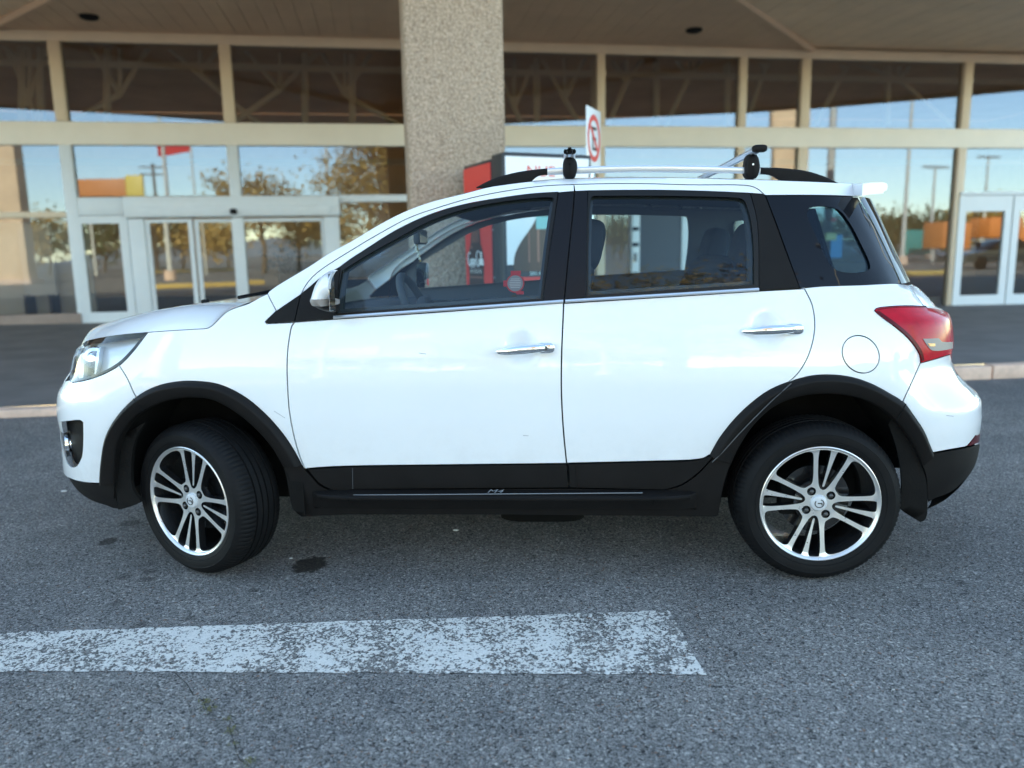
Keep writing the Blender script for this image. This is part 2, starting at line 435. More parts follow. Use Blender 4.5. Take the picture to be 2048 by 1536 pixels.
LF, LR, NE = .60, .48, 2.3
def tan_t(B, L, m):
    lo, hi = 0., .9999
    for _ in range(50):
        t = .5*(lo+hi); s = B/L*t**(NE-1)*(1-t**NE)**(1/NE-1)
        if s < m: lo = t
        else: hi = t
    return t
def sil_fit(pts, L, front):
    out = []
    for px, py in pts:
        d = lray(px, py); m = abs(d[1]/d[0]) if d[0] else 9
        y = .2
        for _ in range(8):
            p = CL+d*((y-CL[1])/d[1]); B = YC-float(prof(p[2])); t = tan_t(B, L, m); y = float(prof(p[2]))+B*(1-(1-t**NE)**(1/NE))+.010*((p[0]-1.2)/1.2)**2*.96
        p = CL+d*((y-CL[1])/d[1])
        out.append((p[2], p[0]-L+L*t if front else p[0]+L-L*t))
    out.sort(); return np.array(out)
SILF = [(145, 973), (134, 961), (127, 946), (124, 920), (121, 882), (117.8, 856), (114.4, 839), (112.7, 814), (113.5, 797), (115.4, 785), (127, 763), (141.7, 741.6), (147, 715), (154, 697.7), (163, 689.5), (169, 680), (182, 668)]
SILR = [(1864, 999), (1900, 984), (1929.6, 958.6), (1946, 936.7), (1955, 911), (1958.8, 889), (1959.7, 867.5), (1964.8, 838), (1964.5, 823), (1963.4, 802.6), (1960, 795.5), (1949, 786.8), (1928, 765.7), (1914, 748), (1903.7, 721.7), (1905, 700), (1905.8, 686.6), (1904.5, 658), (1900, 634), (1893, 624), (1875.5, 617), (1856, 593.4), (1837, 575.8), (1822, 567), (1790, 500), (1760, 435), (1738, 392)]
_xf = sil_fit(SILF, LF, True); _xr = sil_fit(SILR, LR, False)
def xf(z): return np.interp(z, _xf[:, 0], _xf[:, 1])
def xr(z): return np.interp(z, _xr[:, 0], _xr[:, 1])
def Dsurf(x, z):
    x = np.asarray(x, float); z = np.asarray(z, float); p = prof(z); B = YC-p
    tf = np.clip((xf(z)+LF-x)/LF, 0, .9995); tr = np.clip((x-xr(z)+LR)/LR, 0, .9995)
    w = (1-(1-tf**NE)**(1/NE))+(1-(1-tr**NE)**(1/NE))
    return p+B*w+.010*((x-1.2)/1.2)**2*(1-w**2)
def S(pts, push=False):
    """pixels -> (x,z) on the body side"""
    ys = np.linspace(-.12, .80, 1200); out = []
    for px, py in pts:
        d = lray(px, py); P = CL[None]+d[None]*((ys-CL[1])/d[1])[:, None]
        g = ys-Dsurf(P[:, 0], P[:, 2]); k = np.where(g >= 0)[0]
        if len(k) and k[0] > 0 and ys[k[0]] < .46:
            i = k[0]; t = -g[i-1]/(g[i]-g[i-1]); q = P[i-1]+(P[i]-P[i-1])*t
        else:
            q = P[np.argmin(np.abs(g)+10*(ys > .42))]
        q = q.copy(); q[0] = min(max(q[0], float(xf(q[2]))+LF*(1-.82)), float(xr(q[2]))-LR*(1-.82))
        if push and (push is True or push(px, py)):
            for L, fr_ in ((LF, 1), (LR, 0)):
                x0 = float(xf(q[2]) if fr_ else xr(q[2])); t = (x0+L-q[0])/L if fr_ else (q[0]-x0+L)/L
                if t > tan_t(YC-float(prof(q[2])), L, abs(d[1]/d[0]))-.05:
                    q = q.copy(); q[0] = x0+L-L*.93 if fr_ else x0-L+L*.93; break
        out.append((q[0], q[2]))
    return np.array(out)
def onplane(pts, y):
    r = []
    for px, py in pts:
        d = lray(px, py); q = CL+d*((y-CL[1])/d[1]); r.append((q[0], q[2]))
    return np.array(r)
def pt(px, py, y):
    d = lray(px, py); return CL+d*((y-CL[1])/d[1])
def sm(pts, k=5):
    """smooth curve through pixel points"""
    P = [np.array(p, float) for p in pts]; out = []
    P = [2*P[0]-P[1]]+P+[2*P[-1]-P[-2]]
    for i in range(1, len(P)-2):
        a, b, c, d = P[i-1], P[i], P[i+1], P[i+2]
        L = np.linalg.norm(c-b); n = max(2, int(L/9))
        def tj(t, p, q): return t+max(np.linalg.norm(q-p), 1e-6)**.5
        t0 = 0; t1 = tj(t0, a, b); t2 = tj(t1, b, c); t3 = tj(t2, c, d)
        for s in range(n):
            t = t1+(t2-t1)*s/n
            A1 = (t1-t)/(t1-t0)*a+(t-t0)/(t1-t0)*b; A2 = (t2-t)/(t2-t1)*b+(t-t1)/(t2-t1)*c; A3 = (t3-t)/(t3-t2)*c+(t-t2)/(t3-t2)*d
            B1 = (t2-t)/(t2-t0)*A1+(t-t0)/(t2-t0)*A2; B2 = (t3-t)/(t3-t1)*A2+(t-t1)/(t3-t1)*A3
            out.append(tuple((t2-t)/(t2-t1)*B1+(t-t1)/(t2-t1)*B2))
    out.append(tuple(P[-2])); return out
def cat(*cs):
    out = []
    for c in cs:
        for p in c:
            if not out or abs(out[-1][0]-p[0])+abs(out[-1][1]-p[1]) > .6: out.append(tuple(p))
    if abs(out[0][0]-out[-1][0])+abs(out[0][1]-out[-1][1]) < .6: out.pop()
    return out

def shell(poly, holes=(), off=0., gap=.0027, depth=.022, step=.03, yfun=None, fine=.022):
    """panel on the body surface from (x,z) outlines, edges turned inwards"""
    o = resample(poly, fine); o = o if area2(o) > 0 else o[::-1]
    if gap: o = inset(o, gap)
    hs = []
    for h in holes:
        h = resample(h, fine); h = h if area2(h) > 0 else h[::-1]
        if gap: h = inset(h, -gap)
        hs.append(h)
    v2, F, loops = tri_poly(o, hs, step)
    yf = yfun or Dsurf
    y = yf(v2[:, 0], v2[:, 1])+off
    V = [(a[0], b, a[1]) for a, b in zip(v2, y)]; Fs = [tuple(f) for f in F]
    if depth:
        for L in loops:
            n0 = len(V); n = len(L)
            for i in L: V.append((V[i][0], V[i][1]+depth, V[i][2]))
            for i in range(n):
                j = (i+1) % n; Fs.append((L[i], n0+i, n0+j, L[j]))
    return V, Fs
def mirror(VF): return [(x, 2*YC-y, z) for x, y, z in VF[0]], [tuple(f)[::-1] for f in VF[1]]
def both(name, VF, mat, parent=None, parent2=None, **k):
    a = cmk(name, *VF, mat, parent, **k); b = cmk(name, *mirror(VF), mat, parent2 or (parent if parent is None else parent), **k)
    return a, b

# ---- outlines traced on the photograph (pixels of the 2048 x 1536 frame)
roof_sil = sm([(539, 582), (556, 570), (618.8, 532.3), (656, 508), (705, 481), (761, 447.4), (812.7, 421.6), (862, 403.6), (929.5, 386.7), (976.6, 371.5+3), (1010, 369.3), (1061.6, 363), (1126, 357.9), (1189, 356.4), (1240, 355.2), (1310, 355), (1380, 356), (1450, 357.8), (1521.5, 359.6), (1600, 362.2), (1673, 365.4), (1717, 368.4)])
door_top = sm([(603, 586), (611, 570.6), (625, 553.4), (643.8, 537.8), (660, 527), (693.7, 505.8), (750, 472), (817, 436), (873, 416), (940.8, 396.2), (1008, 382.6), (1086.5, 371.8), (1148, 368.9)])
door_top2 = sm([(1148, 368.9), (1189, 367.7), (1240, 367), (1310, 367.6), (1380, 369.5), (1490.7, 370.5), (1507, 373.6), (1519, 380), (1529, 389.6)])
trim_top = sm([(678, 534.7), (700, 518.5), (727, 501), (795, 458.6), (862, 428), (929.5, 408.3), (998.6, 396), (1057, 388), (1090, 385.3), (1116, 384)])
glass_f = cat(sm([(684, 541.7), (727, 514.8), (795, 476.6), (862, 441.5), (929.5, 418.6), (997, 404.7), (1064, 396.8), (1100, 394.9), (1107, 397)]), sm([(1107, 397), (1095.8, 469.8), (1080.5, 595.6)]), [(1080.5, 597), (884.6, 611.5), (738.6, 621.0), (674, 626.6)], sm([(674, 626.6), (677, 582), (684, 541.7)]))
glass_r = cat([(1177, 590), (1177.5, 494.8)], sm([(1177.5, 494.8), (1181.5, 402), (1184, 393.8), (1190, 392)]), sm([(1190, 392), (1330, 392), (1474, 396), (1484, 398), (1491, 405)]), sm([(1491, 405), (1500, 434), (1506.6, 483.5), (1508, 569)]))
gap_up = sm([(1128, 600), (1133.7, 539.7), (1140.4, 472), (1146, 416), (1148.6, 382.5)])
door_f = sm([(590, 644), (583.6, 652), (580, 667.5), (576, 695), (574, 730), (574.6, 760.6), (578.5, 820.8), (589, 876.7), (602, 919.7), (611, 939)])
door_gap = sm([(1127.5, 605), (1126, 640), (1123.4, 706), (1122.7, 779), (1126.8, 860), (1133.2, 927)])
flare_f = sm([(200.5, 967), (202.5, 932.6), (213, 872), (234.7, 833.7), (273, 795), (312, 773.5), (355, 764), (389.4, 762.8), (436.7, 769), (484, 790.7), (527, 825), (565.6, 868), (591, 906.8), (603, 930)])
flare_fi = sm([(229, 1000), (229.5, 966), (230.5, 932), (235, 890), (248, 862), (268, 836), (295, 817.8), (338, 800.5), (381, 795), (423.8, 799), (466.8, 820.8), (509.7, 855), (544, 893.9), (567, 932)])
flare_r = sm([(1420, 911), (1440.6, 875), (1481, 826.5), (1533.4, 784), (1578, 764), (1622, 751.8), (1662.6, 749.7), (1703, 754.6), (1743, 768), (1783.7, 790), (1806, 804), (1827.6, 832.9), (1845.8, 860), (1858.6, 889), (1865, 905)])
flare_ri = sm([(1440, 1010), (1446, 975), (1459, 935), (1480, 890), (1507, 850), (1543, 816), (1584, 797), (1622, 789), (1670.7, 788), (1723, 798), (1763.5, 818), (1787.7, 838.6), (1809, 864), (1827.6, 893), (1840, 920), (1851, 953)])
rcut = sm([(1609, 577), (1624, 608), (1630, 648), (1625, 686), (1613, 720), (1595, 748), (1578, 764)])
hoodline = sm([(296, 664), (340, 660.8), (400, 657.2), (412.5, 656.4), (422, 652.7), (439, 636), (454.7, 622), (474, 614)])
headlow = sm([(296, 664), (284.6, 679), (265.5, 703.5), (239, 730), (202.5, 750), (170, 760.5), (145.4, 765)])
headtop = sm([(163, 689.6), (173, 682), (202.5, 675), (246.5, 668.4), (296, 664)])
bcut = sm([(238.4, 731), (255, 757.7), (267, 785), (273, 795)])
bcut_r = sm([(1840.5, 726), (1826, 758.6), (1805, 804)])
tail_top = sm([(1749, 621.5), (1752.5, 617), (1773.6, 613.6), (1815.8, 611.5), (1847, 612.7)])
tail_low = sm([(1749, 621.5), (1763, 633.8), (1789.4, 653), (1815.8, 676), (1830, 693.6), (1839.5, 711), (1841, 725)])

def clip_after(curve, x): return [p for p in curve if p[0] >= x]
# side frame: A pillar, cant rail and D pillar head
side_frame = cat(roof_sil, [(1717, 393.5), (1532, 390.5)], door_top2[::-1], door_top[::-1], [(602, 588.5), (553, 622)], sm([(553, 622), (543, 603), (535, 587)]))
fr = shell(S(side_frame), gap=.0015, depth=.03, step=.025)
both('side_frame', fr, M['paint'])
fender = cat(sm([(535, 587), (543, 603), (553, 622)]), [(531, 643), (533, 647), (589, 644.5)], door_f, [(603, 930)], [p for p in flare_f[::-1] if p[0] >= 273], bcut[::-1], [p for p in headlow[::-1] if p[0] > 240], hoodline, sm([(475, 613.6), (497, 606.6), (518.8, 594.8), (535, 587)]))
both('front_fender', shell(S(fender)), M['paint'])
fogrec = cat(sm([(119, 844.5), (140, 842.5), (160, 841), (165.5, 845)]), sm([(165.5, 845), (165.8, 880), (163, 914), (154, 931)]), sm([(154, 931), (145, 934.5), (136, 928), (129, 908.7), (123, 880), (119, 844.5)]))
bumper = cat([p for p in headlow if p[0] <= 239.5], [(139, 759.5), (127, 763)], sm([(127, 763), (115.4, 785), (112.7, 814), (114.4, 839), (117.8, 856), (121, 882), (124, 920), (127, 946), (136, 956)]), sm([(136, 955), (150.8, 961), (176, 965.4), (200.5, 967)]), [p for p in flare_f if p[0] <= 273], bcut[::-1])
fb = cmk('front_bumper', *shell(S(bumper), [S(fogrec)], step=.018, fine=.014, depth=.006), M['paint'])
cmk('front_bumper', *mirror(shell(S(bumper), [S(fogrec)], step=.03)), M['paint'])
blow = cat(sm([(136, 956), (150.8, 962), (176, 966.4), (200.5, 968)]), [(201.5, 968), (229.5, 966)], sm([(229.5, 966), (231, 990), (236, 1019)]), sm([(236, 1019), (227, 1018.5), (215, 1013.6), (181, 1001.8), (159, 986.5), (145, 971), (136, 956)]))
both('bumper_lower', shell(S(blow), off=.004, step=.025, depth=.006), M['black'])
# fog lamp recess
rec = cmk('fog_recess', *shell(S(fogrec), off=.045, depth=0, gap=-.004, step=.02), M['black'], fb)
def ring_on(pc, ry, rz, y0, yaw, r0=1., r1=.86, n=36, th=.012):
    V = []; F = []
    for k in range(n):
        a = 2*math.pi*k/n
        for rr, dy in ((r0, .0), (r0*.96, -th), (r1, -th*.6), (r1*.97, .01)):
            u, w = ry*rr*math.cos(a), rz*rr*math.sin(a)
            V.append((pc[0]+u*math.cos(yaw)+dy*math.sin(yaw), y0-u*math.sin(yaw)+dy*math.cos(yaw), pc[2]+w))
    for k in range(n):
        k2 = (k+1) % n
        for j in range(3): F.append((k*4+j, k*4+j+1, k2*4+j+1, k2*4+j))
    return V, F
fp = pt(136, 890, .22)
cmk('fog_lamp_ring', *ring_on(fp, .040, .055, fp[1]+.006, math.radians(58)), M['chrome'], fb)
cmk('fog_lamp_lens', *sellip((fp[0]+.004, fp[1]+.012, fp[2]), (.016, .030, .045), 1, 1), M['reflector'], fb)

# doors
fdoor_low = cat(door_f, [(615, 937)], sm([(615, 937), (650, 934.3), (697.7, 932.3), (900, 929.6), (1133.2, 927)]), door_gap[::-1], [(884.6, 623.5), (663, 638.6)], [(590, 644)])
def handle_bowl(pc, rx, rz, dep):
    def yf(x, z):
        r = ((x-pc[0])/rx)**2+((z-pc[1])/rz)**2
        return Dsurf(x, z)+dep*np.clip(1-r, 0, 1)**1.2
    return yf
hb1 = S([(1042, 697)])[0]; hb2 = S([(1532, 658)])[0]
def both_doors(low, hb):
    a = cmk('front_door' if hb is hb1 else 'rear_door', *shell(S(low), step=.022, yfun=handle_bowl(hb, .058, .062, .026)), M['paint'])
    b = cmk('front_door' if hb is hb1 else 'rear_door', *mirror(shell(S(low), step=.05)), M['paint'])
    return a, b
fd, fd2 = both_doors(fdoor_low, hb1)
rdoor_low = cat([(1609, 577)], rcut, [p for p in flare_r[::-1] if p[0] <= 1578], [(1418, 910)], sm([(1418, 910), (1408, 916), (1386, 919.6), (1300, 922.5), (1136, 926.3)]), door_gap[::-1], [(1130, 606.5), (1517, 582), (1600, 577.5)])
rd, rd2 = both_doors(rdoor_low, hb2)
# upper frames
fup = cat(door_top, [(1148.6, 382.5), (1117, 385)], trim_top[::-1], [(640, 556), (612, 580)])
both('door_frame', shell(S(fup), off=.003, gap=.0016), M['paint'], fd, fd2)
rup = cat(door_top2, [(1526, 388)], sm([(1526, 388), (1500, 386.2), (1420, 382.6), (1324.6, 380.2), (1240, 380.2), (1176, 381.2)]), [(1150, 382.5)])
both('door_frame', shell(S(rup), off=.003, gap=.0016), M['paint'], rd, rd2)
mtri = cat([(602.5, 588.5), (612, 580), (640, 556), (678, 534.7), (681, 538), (676, 582), (671.5, 632), (662.5, 638), (590, 644)])
both('mirror_base', shell(S(mtri), off=-.004, gap=.001), M['black'], fd, fd2)
ftri = cat([(531, 643.5), (533, 647), (589, 643.5), (601.5, 589), (553, 622)])
both('fender_corner_trim', shell(S(ftri), off=-.003, gap=.001), M['black'])
ftrim = cat(trim_top, sm([(1116, 384), (1108, 440), (1097, 510), (1084.5, 601)]), [(884.6, 617), (672, 632.3)], sm([(672, 632.3), (676, 582), (681, 538)]))
GF, GR = S(glass_f), S(glass_r)
both('window_seal', shell(S(ftrim), [GF], off=-.001, gap=.0008, depth=.02, step=.02), M['seal'], fd, fd2)
gfo = inset(resample(GF if area2(GF) > 0 else GF[::-1], .022), -.006)
gpf, gpf2 = both('window_pane', shell(gfo, off=.014, gap=0, depth=0, step=.05), M['glass'], fd, fd2)
bpf = cat(sm([(1117, 384.6), (1109, 440), (1098, 510), (1085.5, 601)]), [(1128, 600)], gap_up)
both('pillar_film', shell(S(bpf), off=.001, gap=.0016), M['gloss'], fd, fd2)
bpr = cat(gap_up[::-1][:1], [(1176, 381.2)], sm([(1176, 381.2), (1174, 480), (1172.5, 595)]), [(1129.5, 599)], [(p[0]+1.2, p[1]) for p in gap_up[:-1]])
both('pillar_film', shell(S(bpr), off=.001, gap=.0016), M['gloss'], rd, rd2)
rtrim = cat([(1176, 381.2)], sm([(1176, 381.2), (1240, 380.4), (1324.6, 380.6), (1420, 383), (1500, 386.6)]), sm([(1500, 386.6), (1512, 430), (1516.5, 470), (1517.8, 575)]), [(1172.5, 596)], sm([(1172.5, 595), (1174, 480), (1176, 381.2)]))
both('window_seal', shell(S(rtrim), [GR], off=-.001, gap=.0008, depth=.02, step=.02), M['seal'], rd, rd2)
gro = inset(resample(GR if area2(GR) > 0 else GR[::-1], .022), -.006)
both('window_pane', shell(gro, off=.014, gap=0, depth=0, step=.05), M['glass'], rd, rd2)
cpil = cat([(1501, 386.6), (1526, 388), (1530, 390)], sm([(1530, 390), (1549, 440), (1572, 503), (1600, 576)]), [(1518, 581)], sm([(1517.8, 575), (1516.5, 470), (1512, 430), (1501, 386.6)]))
both('pillar_film', shell(S(cpil), off=.000, gap=.0014), M['black'], rd, rd2)
# chrome belt strips
def strip(p0, p1, h, y):
    a, b = S([p0])[0], S([p1])[0]; n = 24; rows = []
    for i in range(n+1):
        q = a+(b-a)*i/n; r = []
        for dz, dy in ((h*.5, .004), (h*.42, -.006), (0, -.009), (-h*.42, -.006), (-h*.5, .004)):
            r.append((q[0], float(Dsurf(q[0], q[1]+dz))+dy+y, q[1]+dz))
        rows.append(r)
    return grid(np.array(rows), flip=True)
both('belt_moulding', strip((668, 634.5), (1126.5, 602.3), .0125, -.003), M['rail'], fd, fd2)
both('belt_moulding', strip((1130.5, 602.2), (1517, 578.6), .0125, -.003), M['rail'], rd, rd2)
# door handles
def handle(pc0, pc1, lock, parent):
    a, b = S([pc0])[0], S([pc1])[0]
    h = empty_part('door_handle', parent)
    n = 26; V = []; F = []; m = 12
    for i in range(n+1):
        t = i/n; q = a+(b-a)*t; e = math.sin(math.pi*min(max(t, .0), 1.))**.35 if 0 < t < 1 else .0
        rz, ry = .0165*e+.0012, .0125*e+.001; out = .030*(1-abs(2*t-1)**3.2)+.006
        y = float(Dsurf(q[0], q[1]))-out
        for k in range(m):
            an = 2*math.pi*k/m; V.append((q[0], y+ry*math.cos(an), q[1]+rz*math.sin(an)+.003*math.sin(math.pi*t)))
    for i in range(n):
        for k in range(m): F.append((i*m+k, i*m+(k+1) % m, (i+1)*m+(k+1) % m, (i+1)*m+k))
    return V, F, a, b
def empty_part(name, parent): return parent
for (c0, c1, lk, dr, far) in (((989, 703.5), (1107, 693.5), True, fd, fd2), ((1480.5, 662.5), (1601, 656.5), False, rd, rd2)):
    V, F, a, b = handle(c0, c1, lk, dr)
    both('door_handle', (V, F), M['chrome'], dr, far)
    q = a+(b-a)*.80; yy = float(Dsurf(q[0], q[1]))
    cap = sellip((a+(b-a)*.86)[0:1].tolist()+[yy-.012, (a+(b-a)*.86)[1]], (.037, .021, .0215), .7, .6, 24, 12)
    both('handle_cap', cap, M['chrome'], dr, far)
    if lk:
        q = a+(b-a)*.87
        kv = lathe([(.0, -.0035), (.0065, -.0035), (.0075, -.001), (.0075, .006)], 20, center=(q[0], yy-.032, q[1]+.001))
        cmk('key_lock', *kv, M['steel'], dr)
# quarter
taper = [(1717, 394.5)]
qglass = cat([(1532, 391.5), (1716, 394.5)], sm([(1716, 394.5), (1740, 436), (1772, 500), (1801, 565)]), [(1803, 566.8), (1700, 570.5), (1602, 575.5)], sm([(1600, 575), (1574, 503), (1551, 440), (1532, 391.5)]))
QO = [(1615, 425.7), (1620, 416.7), (1642, 413), (1678, 420), (1699.7, 445.6), (1721, 485), (1741, 532), (1738, 540), (1685, 543.5), (1663.6, 532), (1634.7, 474.5), (1616.6, 434.8)]
qopen = sm(QO+QO[:1])[:-1]
QG, QH = S(qglass), S(qopen)
both('quarter_window_frame', shell(QG, [QH], off=.004, gap=.001, depth=.018, step=.03), M['frit'])
qgi = inset(resample(QH if area2(QH) > 0 else QH[::-1], .022), -.004)
both('quarter_window_pane', shell(qgi, off=.012, gap=0, depth=0, step=.05), M['glassdark'])
fuel_c = (1721.5, 708.6)
fe = [(fuel_c[0]+37.3*math.cos(a)+1.5*math.sin(a), fuel_c[1]+37.6*math.sin(a)+4*math.cos(a)) for a in np.linspace(0, 2*math.pi, 49)[:-1]]
quarter = cat([(1600, 577)], sm([(1600, 577), (1640, 572.8), (1720, 570), (1798, 567.2), (1815.8, 570.5)]), sm([(1815.8, 570.5), (1832, 590), (1847, 611.5)]), tail_top[::-1], tail_low, bcut_r, [p for p in flare_r[::-1] if 1578 <= p[0] <= 1805], rcut[::-1])
FE = S(fe)
both('rear_quarter_panel', shell(S(quarter), [FE], step=.025, gap=.0018), M['paint'])
both('fuel_flap', shell(FE, gap=.0026, step=.025), M['paint'])
hatch = cat(sm([(1815.8, 570.5), (1832, 590), (1847, 611.5)]), [(1875, 616.5)], sm([(1875, 616.5), (1856, 593.4), (1837, 575.8), (1823, 567.3)]))
both('tailgate_side', shell(S(hatch), gap=.0015, step=.02, depth=.006), M['paint'])
tail = cat(tail_top, sm([(1847, 612.7), (1875.5, 618), (1893, 624), (1900, 633.8), (1904.5, 658), (1905.8, 686.6), (1903.7, 700.6), (1900, 707.7)]), sm([(1900, 707.7), (1870, 717), (1841, 725)]), tail_low[::-1])
T = S(tail)
tl, tl2 = both('tail_lamp', shell(T, off=-.006, gap=.001, depth=.006, step=.018), M['red'])
tin = inset(resample(T if area2(T) > 0 else T[::-1], .015), .012)
rev = cat([(1844, 677), (1875.5, 676), (1882, 683)], sm([(1882, 683), (1893, 684), (1903.5, 683)]), [(1903.5, 696)], sm([(1903.5, 696), (1885, 700), (1863, 700.4), (1855, 694), (1844, 677)]))
both('reversing_lamp', shell(S(rev), off=-.0085, gap=.0, depth=.004, step=.02), M['revlens'], tl, tl2)
amb = [(1853, 686), (1868, 686), (1868, 692), (1857, 692)]
both('indicator_bulb', shell(S(amb), off=-.0105, gap=0, depth=.004, step=.02), M['amber'], tl, tl2)
upper = cat(sm([(1752, 620.5), (1775, 616), (1815, 614), (1847, 615.2), (1874, 620.5)]), sm([(1874, 620), (1862, 617.2), (1847, 614), (1815.8, 612.7), (1773.6, 615), (1754.5, 618)]))
lowb = cat(sm([(1750.5, 622), (1763, 632.8), (1789.4, 652), (1815.8, 675), (1830, 692.6), (1839.5, 710), (1842, 723)]), sm([(1847, 720), (1844, 706), (1836, 691), (1820, 671), (1793, 647.5), (1768, 629.5), (1757, 621.5)]))
both('lamp_edge', shell(S(lowb), off=-.0075, gap=0, depth=.002, step=.02), M['darkred'], tl, tl2)
both('lamp_edge', shell(S(upper), off=-.0075, gap=0, depth=.002, step=.02), M['darkred'], tl, tl2)
rbump = cat(bcut_r[:1], sm([(1840.5, 726), (1870, 717.8), (1900, 708.5)]), sm([(1900, 708.5), (1903.7, 721.7), (1914, 748), (1928, 765.7), (1949, 786.8), (1960, 795.5), (1963.4, 802.6), (1964.5, 823), (1964.8, 838), (1964, 863.8), (1959.7, 867)]), [(1951, 871), (1934, 892), (1929.6, 894)], sm([(1929.6, 894), (1898, 899.5), (1865.5, 905.5)]), [p for p in flare_r[::-1] if p[0] >= 1805], bcut_r[::-1])
both('rear_bumper', shell(S(rbump), step=.022, depth=.005), M['paint'])
refl_r = [(1935, 892), (1952, 870.5), (1960, 867.5), (1958.4, 884), (1950, 888)]
both('rear_reflector', shell(S(refl_r), off=-.001, gap=.001, step=.02), M['darkred'])
rlow = cat(sm([(1865.5, 906), (1898, 900.5), (1929.6, 895), (1945, 891), (1958.5, 886)]), sm([(1958.8, 889), (1955, 911), (1946, 936.7), (1929.6, 958.6), (1900, 984), (1864, 998.7), (1855, 1005)]), sm([(1855, 1005), (1853, 990), (1851, 953), (1840, 920)]), )
both('bumper_lower', shell(S(rlow), off=-.004, step=.025, depth=.006), M['black'])

# wheel arch flares: bevelled ribbons
def ribbon(outer, inner, prof_, n=72):
    a, b = S(outer), S(inner)
    def rs(p):
        d = np.concatenate([[0], np.cumsum(np.linalg.norm(np.diff(p, axis=0), axis=1))]); t = np.linspace(0, d[-1], n)
        return np.stack([np.interp(t, d, p[:, 0]), np.interp(t, d, p[:, 1])], 1)
    a, b = rs(a), rs(b); A = np.zeros((n, len(prof_), 3))
    for j, (s, o, ydep) in enumerate(prof_):
        q = a+(b-a)*s; qq = a+(b-a)*min(s, 1.)
        A[:, j, 0] = q[:, 0]; A[:, j, 2] = q[:, 1]; A[:, j, 1] = Dsurf(qq[:, 0], qq[:, 1])+o+ydep
    return grid(A)
FP = [(-.03, .012, 0), (0.0, -.006, 0), (.05, -.013, 0), (.13, -.019, 0), (.22, -.0245, 0), (.27, -.026, 0), (.33, -.0255, 0), (.6, -.020, 0), (.9, -.012, 0), (.97, -.008, 0), (1., -.001, 0), (1.0, .004, .03)]
rf_f, _ = both('wheel_arch_trim', ribbon(flare_f, [p for p in flare_fi if p[1] < 967 or p[0] > 300], FP), M['black'])
rf_r, _ = both('wheel_arch_trim', ribbon(flare_r, flare_ri[8:-2], FP), M['black'])
# seam lines on the trims
def seam(pts, off, w=.0018, mat='under', name='trim_seam', parent=None):
    q = S(pts); P = [(a[0], float(Dsurf(a[0], a[1]))+off, a[1]) for a in q]
    return cmk(name, *tube(P, w, 6), M[mat], parent)
seam([(1806, 805), (1797, 822), (1788, 838)], -.024, .002, parent=rf_r)
seam(sm([(1579, 764.5), (1541.5, 798), (1481, 858.7), (1440.6, 903), (1422, 921)]), -.024, .0022, 'steel', parent=rf_r)
seam([(272.5, 795), (283, 808), (293, 819)], -.022, .0016, parent=rf_f)
# lower door trims and rocker
both('door_lower_trim', shell(S(cat([(616, 938)], sm([(616, 938), (697.7, 933.4), (900, 930.6), (1133.5, 928)]), [(1137, 974.5), (900, 976), (707, 977.5), (684, 983)], sm([(684, 983), (660, 977), (640, 966), (628, 953), (616, 938)]))), off=-.006, gap=.0015), M['black'], fd, fd2)
both('door_lower_trim', shell(S(cat([(1137, 927.6)], sm([(1137, 927.6), (1300, 923.5), (1386, 920.8), (1412, 914.5), (1421, 911)]), [(1425, 914)], sm([(1425, 914), (1395, 945), (1362, 968), (1330, 978.5)]), [(1140, 974.5)])), off=-.006, gap=.0015), M['black'], rd, rd2)
rocker = cat(sm([(567, 932), (580, 960), (588, 1015), (606, 1033)]), [(697.7, 1029), (1019, 1029), (1432, 1033)], sm([(1437, 1030), (1444, 985), (1458, 938), (1478, 893)]), [(1440, 893), (1428, 914)], sm([(1426, 916), (1396, 948), (1362, 971), (1330, 980.5)]), [(1140, 977), (900, 978.5), (707, 980), (684, 985.5)], sm([(682, 986), (658, 980), (637, 969), (625, 955), (611, 941)]), [(603, 931)])
rock, _ = both('rocker_panel', shell(S(rocker), off=-.002, gap=.001), M['black'])
def step_board():
    a = onplane([(614, 996), (1400, 996)], -.04); x0, x1, z = a[0, 0], a[1, 0], a[:, 1].mean()
    xs = [x0, x0+.03, x0+.09, x0+.16, x1-.16, x1-.09, x1-.03, x1]; w = [.10, .55, .85, 1, 1, .85, .55, .10]
    rows = []
    for x, k in zip(xs, w):
        r = []
        for y, zz in ((.03, .013), (-.008, .009), (-.034, .0025), (-.041, -.003), (-.040, -.010), (-.022, -.026), (.005, -.060), (.05, -.070)):
            r.append((x, .03+(y-.03)*k, z+.002+zz*(k if zz > 0 else 1)))
        rows.append(r)
    return grid(np.array(rows), flip=False)
sb, _ = both('side_step', step_board(), M['black'], angle=25)
a0 = onplane([(707, 991), (1285, 986.5)], -.026)
both('step_strip', tube([(a0[0, 0], -.026, a0[0, 1]+.0015), (a0[1, 0], -.026, a0[1, 1]+.0015)], .0020, 6), M['strip'], sb, _)
tv, tf = text_mesh('M4', .030, .0, shear=.35, xs=1.55)
q0 = onplane([(973, 989.5)], -.022)[0]; z_s = onplane([(973, 996)], -.04)[0, 1]
tv = [(q0[0]+x, -.0195+y*.55, q0[1]+.0075+y*.42) for x, y, z in tv]
cmk('model_badge', tv, tf, M['strip'], sb, smooth=False)
for px in (696, 1308): 
    w = onplane([(px, 1000)], -.045)[0]; cmk('step_seam', *tube([(w[0], -.0395, w[1]+.004), (w[0], -.0415, w[1]-.001), (w[0], -.024, w[1]-.024)], .0016, 5), M['under'], sb)
seam([(706, 935), (706.5, 977)], -.0062, .0014, 'trim', parent=fd)
seam([(1152, 930), (1154, 972)], -.0064, .003, 'black', parent=rd)

